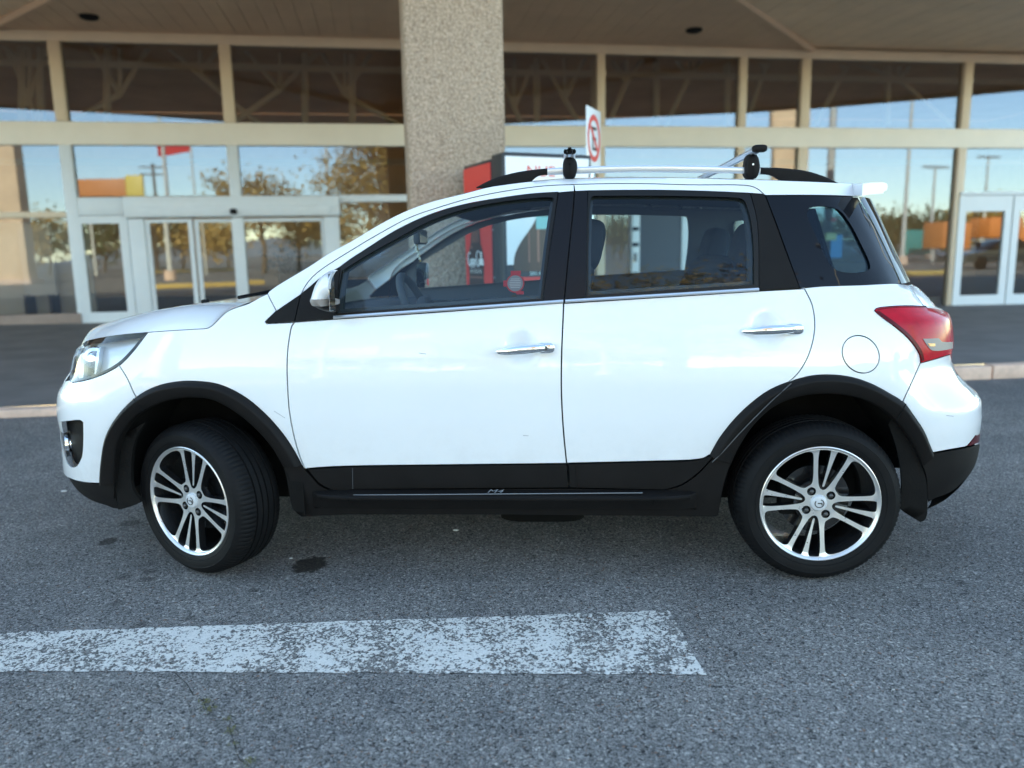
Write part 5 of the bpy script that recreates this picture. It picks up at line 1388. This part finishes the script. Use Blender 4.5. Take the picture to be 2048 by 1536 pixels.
# things inside the glass
M['dark'] = pbr('dark_fitting', (.05, .045, .04), .6); M['leaf'] = pbr('plant_leaf', (.05, .09, .03), .5); M['pink'] = pbr('pink_cloth', (.62, .36, .42), .8); M['paper'] = pbr('white_board', (.72, .72, .70), .6)
pu, pz = fac(575, 560, -1.6)
pl = empty('potted_plant', tuple((FM @ np.array([pu, 1.6, .1, 1]))[:3]), 0, 'leafy plant in a pale pot behind the sliding door glass', 'plant')
fmk('pot', *lathe([(0, .1), (.16, .1), (.24, .62), (.21, .62), (.2, .56), (0, .56)], 20, axis='z', center=(pu, 1.6, 0)), M['paper'], pl)
V = []; F = []
for k in range(260):
    a, e, r = rnd.uniform(0, 6.28), rnd.uniform(-.5, 1.4), rnd.uniform(.15, .5); c = np.array([pu+r*math.cos(a)*math.cos(e), 1.6+r*math.sin(a)*math.cos(e), 1.05+r*math.sin(e)*1.1]); d = np.array([math.cos(a), math.sin(a), rnd.uniform(-.6, .6)])*.12; s = np.array([-math.sin(a), math.cos(a), rnd.uniform(-.5, .5)])*.045
    n0 = len(V); V += [c, c+d*.5+s, c+d, c+d*.5-s]; F.append((n0, n0+1, n0+2, n0+3))
fmk('foliage', [tuple(p) for p in V], F, M['leaf'], pl, smooth=False)
pu, pz = fac(118, 520, -1.0)
pk = empty('pink_banner', tuple((FM @ np.array([pu, 1.0, .1, 1]))[:3]), 0, 'tall pink cloth on a stand inside the left window', 'banner')
fmk('cloth', *tube([(pu, 1.0, z) for z in np.linspace(fz(118, 590, -1), fz(118, 455, -1), 12)], [.10, .14, .15, .15, .16, .15, .15, .14, .13, .11, .09, .05], 12), M['pink'], pk); fmk('stand', *tube([(pu, 1.0, .1), (pu, 1.0, 1.0)], .02, 8), M['dark'], pk)
wb = empty('display_panel', tuple((FM @ np.array([fu(80, 500, -.5), .5, .1, 1]))[:3]), 0, 'pale display panel standing inside the left window', 'panel')
fmk('board', *bbox(fu(40, 500, -.5), fu(105, 500, -.5), .47, .53, .6, fz(70, 445, -.5), .01), M['paper'], wb); fmk('feet', *join(box(fu(45, 500, -.5), fu(50, 500, -.5), .3, .7, .1, .62), box(fu(95, 500, -.5), fu(100, 500, -.5), .3, .7, .1, .62)), M['dark'], wb, smooth=False)
ct_ = empty('shop_counter', tuple((FM @ np.array([fu(610, 560, -3), 3, .1, 1]))[:3]), 0, 'white counter with a screen inside behind the sliding doors', 'counter')
fmk('counter_body', *bbox(fu(560, 560, -3), fu(690, 560, -3), 2.8, 3.4, .1, 1.1, .02), M['dark'], ct_); fmk('screen', *bbox(fu(615, 500, -3), fu(650, 500, -3), 3.0, 3.05, fz(630, 510, -3), fz(630, 480, -3), .01), M['paper'], ct_)
# posters on the glass near the right bay
M['posterblue'] = pbr('blue_poster', (.10, .30, .50), .5); M['posteryellow'] = pbr('yellow_poster', (.62, .52, .22), .5); M['posterred'] = pbr('red_poster', (.55, .08, .05), .5)
for (a, b, c, d, mt, lab) in ((1659, 1682, 470, 516, 'posterblue', 'tall blue paper poster on the shop glass seen through the rear quarter window'), (1650, 1671, 466, 481, 'posteryellow', 'yellow paper notice overlapping a tall blue poster'), (1661, 1672, 436, 443, 'posterred', 'small red notice high on the shop glass above the blue poster')):
    pr_ = fmk('poster', *bbox(fu(a, d), fu(b, d), -.02-(.012 if mt == 'posteryellow' else 0), -.012-(.012 if mt == 'posteryellow' else 0), fz(a, d), fz(a, c), .001, 1), M[mt]); tag(pr_, lab, 'poster')
# pillar
pc_ = atdepth(902, 150, 8.16); pw_ = .945
pil = tag(empty('pillar', (pc_[0], pc_[1], .05), BY, 'thick pebble dashed pillar holding the canopy behind the car', 'pillar'))
bm = bmesh.new(); PV, PF = bbox(-pw_/2, pw_/2, -.42, .42, 0, H0+.3, .035, 3)
Pm = mat4((pc_[0], pc_[1], -.05), BY)
mk('shaft', PV, PF, M['stucco'], pil, space=Pm)

# ------------------------------------------------------------------ drinks machine
M['cokered'] = pbr('red_print', (.72, .028, .022), .35, coat=.3); M['vblack'] = pbr('black_cabinet', (.022, .024, .028), .4); M['vwhite'] = pbr('white_print', (.80, .82, .82), .35, coat=.3)
M['cola'] = pbr('brown_bottle_print', (.028, .010, .007), .3, coat=.2); M['colahi'] = pbr('bottle_highlight_print', (.26, .10, .075), .3, coat=.3); M['teal'] = pbr('teal_print', (.25, .55, .52), .4); M['redtext'] = pbr('red_lettering', (.72, .05, .035), .4); M['greentext'] = pbr('pale_lettering', (.62, .75, .70), .4)
va_ = math.radians(25); vc = atdepth(1005, 303, 6.75); VM = mat4((vc[0], vc[1], 0), va_)
zv = .075; ztp = vc[2]
vm = empty('vending_machine', (vc[0], vc[1], zv), va_, 'tall red and black cola vending machine with a white front beside the pillar', 'vending machine')
def vmk(name, v, f, mat, parent=None, **k): return mk(name, v, f, mat, parent or vm, space=VM, **k)
WV, DV = .87, .90
def vpl(px, py, plane):
    """pixel -> local on the front (plane='f': y=0) or the left side (plane='s': x=0)"""
    Mi = np.linalg.inv(VM); o = Mi[:3, :3] @ CAM+Mi[:3, 3]; d = Mi[:3, :3] @ ray(px, py)
    t = (-o[1]/d[1]) if plane == 'f' else (-o[0]/d[0]); q = o+d*t; return q
cab = vmk('cabinet', *bbox(.002, WV-.002, .252, DV, zv+.06, ztp-.03, .012), M['vblack'])
vmk('feet', *box(.05, WV-.05, .1, DV-.05, zv, zv+.06), M['vblack'], smooth=False)
dr = vmk('front_door', *bbox(0, WV, 0, .25, zv+.08, ztp, .02, 3), M['vblack'])
zw0 = vpl(1020, 530, 'f')[2]
vmk('white_panel', *bbox(.022, WV-.03, -.004, .002, zw0, ztp-.035, .002, 1), M['vwhite'], dr)
vmk('red_panel', *bbox(.03, WV-.03, -.005, .002, vpl(1060, 572, 'f')[2], vpl(1060, 554, 'f')[2], .002, 1), M['cokered'], dr)
bt = [vpl(a, b, 'f') for a, b in sm([(1027, 530), (1028, 515), (1034, 497), (1044, 480), (1056, 463), (1066, 448), (1074, 430), (1078, 405), (1080, 385)])]
zb_ = vpl(1060, 556, 'f')[2]
bl = [(p[0], p[2]) for p in bt]; xm = bl[-1][0]+.055; outl = [(bl[0][0], zw0-.06)]+bl+[(2*xm-x, z) for x, z in bl[::-1]]+[(2*xm-bl[0][0], zw0-.06)]
outl = [(min(x, WV-.035), z) for x, z in outl]
def flatpoly(pts, y, ax='f'):
    v2, F, _ = tri_poly(resample(np.array(pts), .05), (), .08)
    return ([(a, y, b) for a, b in v2] if ax == 'f' else [(y, a, b) for a, b in v2]), [tuple(t) for t in F]
def raised(pts, y0, th):
    v, f = flatpoly(pts, y0); return v, f
vmk('bottle_picture', *flatpoly(outl, -.0055), M['cola'], dr, smooth=False)
for k, (fx, w_) in enumerate(((.25, .012), (.40, .02), (.62, .012), (.8, .02))):
    x = bl[0][0]+fx*(2*xm-2*bl[0][0])*.9; vmk('bottle_shine', *bbox(x, min(x+w_, WV-.04), -.0062, -.0056, zw0+.02, zw0+.02+.34*(1-abs(fx-.5)), .0002, 1), M['colahi'], dr)
lz = vpl(1080, 458, 'f')[2]; lz1 = vpl(1080, 433, 'f')[2]
vmk('label_picture', *bbox(xm-.10, xm+.12, -.007, -.0064, lz, lz1, .0002, 1), M['teal'], dr)
def vtext(s, px, py, hpx, mat, par, xs=1., plane='f', y=-.0066):
    p = vpl(px, py, plane); h = abs(vpl(px, py-hpx, plane)[2]-p[2])
    tv, tf = text_mesh(s, h/.72, .0, xs=xs)
    if plane == 'f': return vmk('lettering', [(p[0]+a, y, p[2]+b) for a, b, c in tv], tf, M[mat], par, smooth=False)
    return vmk('lettering', [(y, p[1]-a, p[2]+b) for a, b, c in tv], tf, M[mat], par, smooth=False)
vtext('SIN AZÚCAR', 1059, 551, 8, 'greentext', dr)
vtext('NUE', 1052, 352, 22, 'redtext', dr, xs=1.12)
# left side: red print with a bottle
sp = vmk('side_print', *bbox(-.004, .004, .262, DV-.012, zv+.10, ztp-.06, .002, 1), M['cokered'], cab)
Zp = lambda py: vpl(955, py, 's')[2]
Yp = lambda px: vpl(px, 500, 's')[1]
yb = Yp(953)
lft = [(937, 640), (937, 575), (938.5, 556), (937.5, 535), (937.5, 515), (939, 500), (942, 488), (943.5, 470), (945.5, 445), (947, 425), (947.5, 408)]
rgt = [(958.5, 408), (959, 425), (960.5, 445), (962, 470), (963, 488), (966, 500), (968.5, 515), (968.5, 535), (967.5, 556), (969, 575), (969, 640)]
flatpoly_pts = [(Yp(a), Zp(b)) for a, b in lft+rgt]
vmk('bottle_picture', *flatpoly(flatpoly_pts, -.0046, 's'), M['cola'], sp, smooth=False)
for p0, p1 in ((946.5, 949.0), (951.5, 953.5), (956.0, 957.5)):
    vmk('bottle_shine', *flatpoly([(Yp(p0), Zp(485)), (Yp(p1), Zp(485)), (Yp(p1+.6), Zp(420)), (Yp(p0+1.2), Zp(420))], -.0052, 's'), M['colahi'], sp, smooth=False)
vmk('bottle_shine', *flatpoly([(Yp(942), Zp(497)), (Yp(946), Zp(497)), (Yp(946), Zp(492)), (Yp(943), Zp(492))], -.0052, 's'), M['colahi'], sp, smooth=False)
vmk('bottle_shine', *flatpoly([(Yp(939), Zp(553)), (Yp(966), Zp(553)), (Yp(966), Zp(556)), (Yp(939), Zp(556))], -.0052, 's'), M['colahi'], sp, smooth=False)
# script lettering drawn as strokes: (x to the right, y up) in letter units
def strokes():
    L = []
    C = lambda x, y, rx, ry, a0, a1, n=14: [(x+rx*math.cos(math.radians(a0+(a1-a0)*i/n)), y+ry*math.sin(math.radians(a0+(a1-a0)*i/n))) for i in range(n+1)]
    L.append(C(.9, .9, .75, 1.0, 50, 310)+[(1.6, -.25), (2.6, -.35), (3.6, -.15)])
    L.append(C(1.75, .45, .32, .45, 0, 360)); L.append(C(2.6, .45, .32, .45, 45, 320)); L.append(C(3.35, .45, .3, .45, 0, 360)+[(3.68, .2), (3.8, .0)])
    L.append([(4.0, .75), (4.4, .8)])
    L.append([(5.9, 1.9), (5.5, 2.1)]+C(5.2, .9, .75, 1.15, 70, 310)); L.append(C(6.05, .45, .32, .45, 0, 360)); L.append([(6.6, .1), (6.9, 1.0), (7.05, 1.9), (6.8, 2.0), (6.7, .6), (6.85, .0)]); L.append(C(7.4, .45, .32, .45, 0, 360)+[(7.74, .2), (7.95, .0)])
    return L
sx_ = (Yp(936.5)-Yp(968))/8.0; sz_ = (Zp(504)-Zp(532))/2.1; zb0_ = Zp(530)
for s_ in strokes():
    P = [(-.0062, Yp(936.5)-x*sx_, zb0_+y*sz_) for x, y in s_]
    vmk('script_lettering', *tube(P, .0058, 5), M['vwhite'], sp)
p_ = Zp(546); tv, tf = text_mesh('SIN AZÚCAR', .050, 0, xs=(Yp(940.5)-Yp(964))/(.050*5.9))
vmk('lettering', [(-.0056, Yp(940.5)-a, p_+b) for a, b, c in tv], tf, M['vwhite'], sp, smooth=False)
for py in (462, 553):
    for y in (.20, .21): vmk('rivet', *sellip((-.001, y+.02, Zp(py)), (.003, .004, .004), 1, 1, 8, 5), M['rail'], dr)

# ------------------------------------------------------------------ no-parking sign
sgp = atdepth(1187, 276, 7.3); sa = math.radians(66); SM = mat4((sgp[0], sgp[1], 0), sa)
zc_ = sgp[2]; sg = empty('parking_sign', (sgp[0], sgp[1], .07), sa, 'white no parking sign with a red ring and crossed letter E on a post', 'sign')
def smk(name, v, f, mat, parent=None, **k): return mk(name, v, f, mat, parent or sg, space=SM, **k)
pz0, pz1 = zc_-.30, zc_+.255
plate = smk('sign_plate', *bbox(-.205, .205, -.004, .004, pz0, pz1, .002), M['vwhite'])
ro, ri, cz_ = .185, .140, zc_-.005
ringv = []; 
for k in range(48):
    a = 2*math.pi*k/48; ringv += [(ro*math.cos(a), -.0055, cz_+1.12*ro*math.sin(a)), (ri*math.cos(a), -.0055, cz_+1.12*ri*math.sin(a))]
smk('red_ring', ringv, [(2*k, (2*k+2) % 96, (2*k+3) % 96, 2*k+1) for k in range(48)], M['redtext'], plate, smooth=False)
tv, tf = text_mesh('E', .30, 0, align='CENTER', xs=1.05); smk('letter', [(a, -.0062, cz_-.105+b) for a, b, c in tv], tf, M['vblack'], plate, smooth=False)
smk('red_slash', [(-.115, -.007, cz_+.085), (-.085, -.007, cz_+.115), (.115, -.007, cz_-.085), (.085, -.007, cz_-.115)], [(0, 1, 2, 3)], M['redtext'], plate, smooth=False)
smk('post', *tube([(0, .03, .07), (0, .03, pz1-.02)], .026, 10), M['rail'])

# ------------------------------------------------------------------ the car park behind the photographer (seen in the glass)
def reflh(px, base, dist):
    """foot and top helper: point dist metres beyond the glass in the mirrored view"""
    return refl(px, base, dist)
M['leafgold'] = pbr('autumn_leaf', (.40, .25, .07), .6, var=.35, vscale=1.3); M['leafgreen'] = pbr('dull_green_leaf', (.06, .075, .025), .6, var=.3, vscale=1.5); M['bark'] = pbr('bark', (.12, .09, .065), .9, bump=.6, bscale=30)
def tree(x, y, h, r, n, mat, lab, seed, trunk=.5, leaf=.16):
    R = random.Random(seed); t = empty('tree', (x, y, 0), 0, lab, 'tree', 'trees round the car park')
    parts = [tube([(x, y, 0), (x+.05*r, y, h*.25), (x-.03*r, y+.05, h*trunk), (x, y, h*.8)], [.05*h*.55, .04*h*.5, .03*h*.5, .008*h], 10)]; tips = []
    for k in range(13):
        a = R.uniform(0, 6.28); z0 = h*R.uniform(.28, .62); l = r*R.uniform(.6, 1.); e = (x+l*math.cos(a), y+l*math.sin(a), z0+h*R.uniform(.08, .34))
        m_ = ((x+e[0])/2, (y+e[1])/2, z0+(e[2]-z0)*.65); parts.append(tube([(x, y, z0), m_, e], [.012*h, .008*h, .003*h], 6)); tips += [e, m_, ((m_[0]+e[0])/2, (m_[1]+e[1])/2, (m_[2]+e[2])/2+.1*r)]
    tips += [(x+R.uniform(-.3, .3)*r, y+R.uniform(-.3, .3)*r, h*R.uniform(.72, .94)) for _ in range(7)]
    mk('trunk', *join(*parts), M['bark'], t); V = []; F = []
    for k in range(n):
        c = R.choice(tips); s_ = r*.30; p = np.array([R.gauss(c[0], s_), R.gauss(c[1], s_), R.gauss(c[2], s_*.72)])
        d = np.array([R.gauss(0, 1), R.gauss(0, 1), R.gauss(0, .6)]); d /= np.linalg.norm(d)+1e-6; e = np.cross(d, [R.gauss(0, 1), R.gauss(0, 1), R.gauss(0, 1)]); e /= np.linalg.norm(e)+1e-6; l = leaf*R.uniform(.6, 1.3)
        n0 = len(V); V += [p, p+d*l*.5+e*l*.3, p+d*l, p+d*l*.5-e*l*.3]; F.append((n0, n0+1, n0+2, n0+3))
    mk('crown', [tuple(p) for p in V], F, M[mat], t, smooth=False); return t
def at_refl(px, d, z=0.):
    q = refl(px, 500, d); return q[0], q[1]
for k, (px, d, h, r, mt, lab) in enumerate(((520, 37, 6.6, 2.6, 'leafgold', 'broad golden tree beside the flag pole across the car park'), (590, 42, 5.2, 2.2, 'leafgold', 'smaller golden tree to the right of the broad one'), (745, 33, 7.2, 3.0, 'leafgold', 'tall golden tree reflected next to the pillar'), (1815, 48, 3.4, 2.2, 'leafgreen', 'low dull green tree at the foot of the right lamp post'), (1240, 60, 4.0, 3, 'leafgreen', 'distant green tree among the utility poles'))):
    x, y = at_refl(px, d); tree(x, y, h, r, 2600, mt, lab, 30+k, leaf=.3)
_labs = ['first', 'second', 'third', 'fourth', 'fifth', 'sixth', 'seventh', 'eighth', 'ninth', 'tenth', 'eleventh', 'twelfth']
for k, (px, d, h, r, mt) in enumerate(((205, 58, 4.6, 2.6, 'leafgreen'), (290, 62, 5.2, 2.8, 'leafgold'), (370, 66, 5.0, 2.8, 'leafgreen'), (440, 60, 4.4, 2.6, 'leafgold'), (655, 64, 5.2, 2.9, 'leafgreen'), (90, 60, 5.0, 3.0, 'leafgold'), (1640, 70, 3.6, 2.8, 'leafgreen'), (1720, 74, 4.2, 3.0, 'leafgreen'), (1780, 62, 3.2, 2.4, 'leafgreen'), (1900, 72, 4.4, 3.0, 'leafgreen'), (1985, 66, 4.6, 2.8, 'leafgold'), (1300, 78, 4.4, 3.2, 'leafgreen'))):
    x, y = at_refl(px, d); tree(x, y, h, r, 1500, mt, '%s tree from the left in the far row beyond the car park' % _labs[[5, 0, 1, 2, 3, 4, 11, 6, 7, 8, 9, 10].index(k) if 0 else k] if 0 else ('far tree mirrored ' + ['in the single white door', 'behind the orange billboard post', 'in the left sliding door leaf', 'left of the middle sliding door stile', 'in the rightmost sliding door leaf', 'in the leftmost window', 'just right of the narrow bay', 'in the middle of the right window bay', 'beside the nearest right lamp post', 'left of the right entrance door', 'in the right entrance door', 'in the side window pane with the utility poles'][k]), 130+k, trunk=.4, leaf=.42)
tree(1.5, -7.2, 8.75, 2.1, 11000, 'leafgold', 'tall golden tree close behind the photographer mirrored in the rear side window', 77, leaf=.15)
M['polem'] = pbr('galvanised_pole', (.62, .60, .55), .5, metal=.1); M['lamphead'] = pbr('grey_lamp_head', (.3, .3, .3), .5)
def lamp_post(px, d, h, lab, head=True, group='lamp posts in the car park'):
    x, y = at_refl(px, d); t = empty('lamp_post', (x, y, 0), 0, lab, 'lamp post', group)
    mk('pole', *tube([(x, y, 0), (x, y, h)], [.13, .075], 10), M['polem'], t); mk('base', *lathe([(0, 0), (.32, 0), (.32, .5), (0, .5)], 16, axis='z', center=(x, y, 0)), M['kerb'], t)
    if head:
        for sx in (-1, 1): mk('lamp_head', *bbox(min(x, x+sx*1.1), max(x, x+sx*1.1), y-.14, y+.14, h-.05, h+.08, .03), M['lamphead'], t)
    return t
lamp_post(342, 30, 11, 'tall pale lamp post mirrored left of the flag'); lamp_post(664, 34, 11.5, 'pale lamp post mirrored left of the pillar'); lamp_post(1808, 34, 10.5, 'nearest lamp post mirrored in the right window bay'); lamp_post(1862, 46, 6.6, 'double headed lamp post right of the nearest one'); lamp_post(1957, 56, 8.0, 'farthest double headed lamp post above the right door')
def post_at(x, y, h, lab):
    t = empty('lamp_post', (x, y, 0), 0, lab, 'lamp post', 'lamp posts in the car park')
    mk('pole', *tube([(x, y, 0), (x, y, h)], [.15, .10], 10), M['polem'], t); mk('base', *lathe([(0, 0), (.32, 0), (.32, .5), (0, .5)], 16, axis='z', center=(x, y, 0)), M['kerb'], t)
    for sx in (-1, 1): mk('lamp_head', *bbox(min(x, x+sx*1.1), max(x, x+sx*1.1), y-.14, y+.14, h-.05, h+.08, .03), M['lamphead'], t)
post_at(1.16+12*math.sin(math.radians(29)), 2.83-12*math.cos(math.radians(29)), 11.3, 'lamp post mirrored as a pale curve low on the rear quarter glass')
post_at(1.36+13*math.sin(math.radians(115)), 2.95-13*math.cos(math.radians(115)), 7.4, 'lamp post mirrored as a long pale curve at the back of the quarter glass')
def util(px, d, lab):
    x, y = at_refl(px, d); t = empty('utility_pole', (x, y, 0), 0, lab, 'utility pole', 'utility poles beyond the car park')
    mk('pole', *tube([(x, y, 0), (x, y, 9)], [.16, .1], 8), M['bark'], t)
    for z in (8.6, 8.0): mk('crossarm', *box(x-1.1, x+1.1, y-.05, y+.05, z, z+.12), M['bark'], t, smooth=False)
util(1226, 75, 'left utility pole of the pair mirrored in the glass'); util(1243, 80, 'right utility pole of the pair mirrored in the glass'); util(318, 60, 'utility pole beyond the orange billboard')
# dark pylons mirrored in the narrow bay and at the left edge
for px, d, w, h, lab in ((1572, 42, 2.5, 14, 'dark sign pylon mirrored in the narrow window bay'), (8, 34, 2.6, 7.4, 'brown pylon mirrored at the left edge of the front')):
    x, y = at_refl(px, d); t = empty('sign_pylon', (x, y, 0), BY*2, lab, 'pylon'); X_ = mat4((x, y, 0), BY*2)
    mk('shaft', *bbox(-w/2, w/2, -.4, .4, 0, h, .05), M['inwall'], t, space=X_); mk('footing', *bbox(-w/2-.2, w/2+.2, -.6, .6, -.02, .25, .03), M['kerb'], t, space=X_)
# flag
x, y = at_refl(396, 40); fl_ = empty('flag_pole', (x, y, 0), 0, 'white flag pole with a red flag at the car park edge', 'flag pole')
mk('pole', *tube([(x, y, 0), (x, y, 9.5)], .06, 8), M['polem'], fl_); M['flagred'] = pbr('red_flag_cloth', (.60, .03, .04), .7)
A = np.array([[(x-2.2*s*math.cos(.4), y-2.2*s*math.sin(.4)+.15*math.sin(7*s), 9.2-1.5*t-.25*s) for t in (0, .5, 1)] for s in np.linspace(0, 1, 12)]); mk('flag', *grid(A), M['flagred'], fl_)
# billboard
x, y = at_refl(232, 44); bb_ = empty('billboard', (x, y, 0), BY, 'orange and yellow billboard on posts across the car park', 'billboard'); BM_ = mat4((x, y, 0), BY*2)
M['orange'] = pbr('orange_board', (.66, .22, .06), .5); M['yellow'] = pbr('yellow_board', (.75, .55, .12), .5); M['tealm'] = pbr('teal_banner', (.03, .30, .28), .6)
mk('board', *bbox(-2.2, 1.0, -.1, .1, 4.5, 6.3, .02), M['orange'], bb_, space=BM_); mk('board', *bbox(1.02, 2.2, -.1, .1, 4.3, 6.5, .02), M['yellow'], bb_, space=BM_)
for a in (-1.4, 1.4): mk('post', *tube([(a, .2, 0), (a, .2, 4.6)], .09, 8), M['polem'], bb_, space=BM_)
# stalls with orange roofs and teal banners on the right
for k, (px, d, w, z0, z1, mt, lab) in enumerate(((1890, 40, 2.0, .9, 2.6, 'orange', 'orange kiosk at the edge of the car park'), (1985, 42, 3.2, 1.6, 2.9, 'orange', 'long orange kiosk mirrored in the right door'), (2046, 38, 2.6, 1.0, 2.2, 'orange', 'low orange kiosk at the right edge of the view'), (1838, 44, 2.4, .5, 2.2, 'tealm', 'teal banner stretched on a fence by the car park'))):
    x, y = at_refl(px, d); t = empty('kiosk' if mt == 'orange' else 'banner', (x, y, 0), 0, lab, 'kiosk' if mt == 'orange' else 'banner')
    mk('cover', *bbox(x-w/2, x+w/2, y-.8 if mt == 'orange' else y-.03, y+.8 if mt == 'orange' else y+.03, z0, z1, .05), M[mt], t); mk('legs', *join(box(x-w/2+.05, x-w/2+.15, y-.05, y+.05, 0, z0), box(x+w/2-.15, x+w/2-.05, y-.05, y+.05, 0, z0)), M['polem'], t, smooth=False)
# yellow kerbs of the planted islands
M['ykerb'] = pbr('yellow_kerb_paint', (.62, .42, .13), .7, var=.2, vscale=3); M['soil'] = pbr('dry_soil', (.22, .16, .10), .95, var=.3, vscale=2)
for (a, b) in (((300, 579), (525, 571)), ((300, 549), (470, 541)), ((1190, 565), (1420, 560)), ((1560, 560), (1905, 548))):
    p, q = refl(*a), refl(*b); dd = (q-p); L_ = np.linalg.norm(dd); an = math.atan2(dd[1], dd[0])
    t = empty('island_kerb', tuple(p), an, 'yellow painted kerb round a planted island in the car park', 'kerb', 'yellow kerbs in the car park')
    mk('kerb_edge', *bbox(0, L_, -.15, .15, 0, .18, .03), M['ykerb'], t, space=mat4(p, an)); mk('planting_bed', *box(0, L_, -1.8, -.151, 0, .12), M['soil'], t, space=mat4(p, an), smooth=False)
# dark saloon car parked behind the photographer
def saloon(px, d, lab):
    x, y = at_refl(px, d); S_ = mat4((x, y, 0), BY+math.radians(4)); t = empty('dark_car', (x, y, 0), BY+math.radians(4), lab, 'car')
    M['darkpaint'] = pbr('black_car_paint', (.012, .016, .02), .25, coat=1.)
    bp_ = [(-2.2, .35), (-2.2, .62), (-2.05, .74), (-1.1, .88), (-.35, .92), (1.5, .95), (2.05, .92), (2.2, .7), (2.2, .35)]
    def ex(prf, ys): 
        A = np.array([[(a*k if kk else a, yy, b) for a, b in prf] for yy, k, kk in ys]); V, F = grid(A); n = len(prf); F.append(tuple(range(n))); F.append(tuple((len(ys)-1)*n+i for i in range(n-1, -1, -1))); return V, F
    mk('body', *ex(bp_, [(-.88, .96, 1), (-.86, 1, 1), (.86, 1, 1), (.88, .96, 1)]), M['darkpaint'], t, space=S_)
    mk('cabin', *ex([(-.95, .88), (-.25, 1.36), (.9, 1.40), (1.7, .94)], [(-.68, .9, 1), (-.62, 1, 1), (.62, 1, 1), (.68, .9, 1)]), M['frit'], t, space=S_)
    mk('roof', *ex([(-.22, 1.365), (-.1, 1.41), (.8, 1.43), (.95, 1.39)], [(-.62, .95, 1), (-.58, 1, 1), (.58, 1, 1), (.62, .95, 1)]), M['darkpaint'], t, space=S_)
    for a in (-1.35, 1.35):
        for yy in (-.82, .82): mk('wheel', *lathe([(0, -.1), (.2, -.1), (.31, -.08), (.32, 0), (.31, .08), (.2, .1), (0, .1)], 24, center=(a, yy, .32)), M['rubber'], t, space=S_)
    mk('side_window', *box(-.6, 1.2, -.7, -.69, .98, 1.3), M['frit'], t, space=S_, smooth=False)
saloon(1985, 25.5, 'black saloon car mirrored in the right entrance door')
# far hills
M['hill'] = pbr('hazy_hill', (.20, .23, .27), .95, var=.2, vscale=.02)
hv = []; 
for k in range(60):
    a = math.radians(180+k*3.05); r_ = 260; h_ = 4+2.2*math.sin(k*.7)+1.5*math.sin(k*1.9+1); hv += [(r_*math.cos(a), r_*math.sin(a), -1), (r_*math.cos(a)*1.1, r_*math.sin(a)*1.1, h_)]
hl_ = mk('hills', hv, [(2*k, 2*k+2, 2*k+3, 2*k+1) for k in range(59)], M['hill']); hl_['kind'] = 'structure'
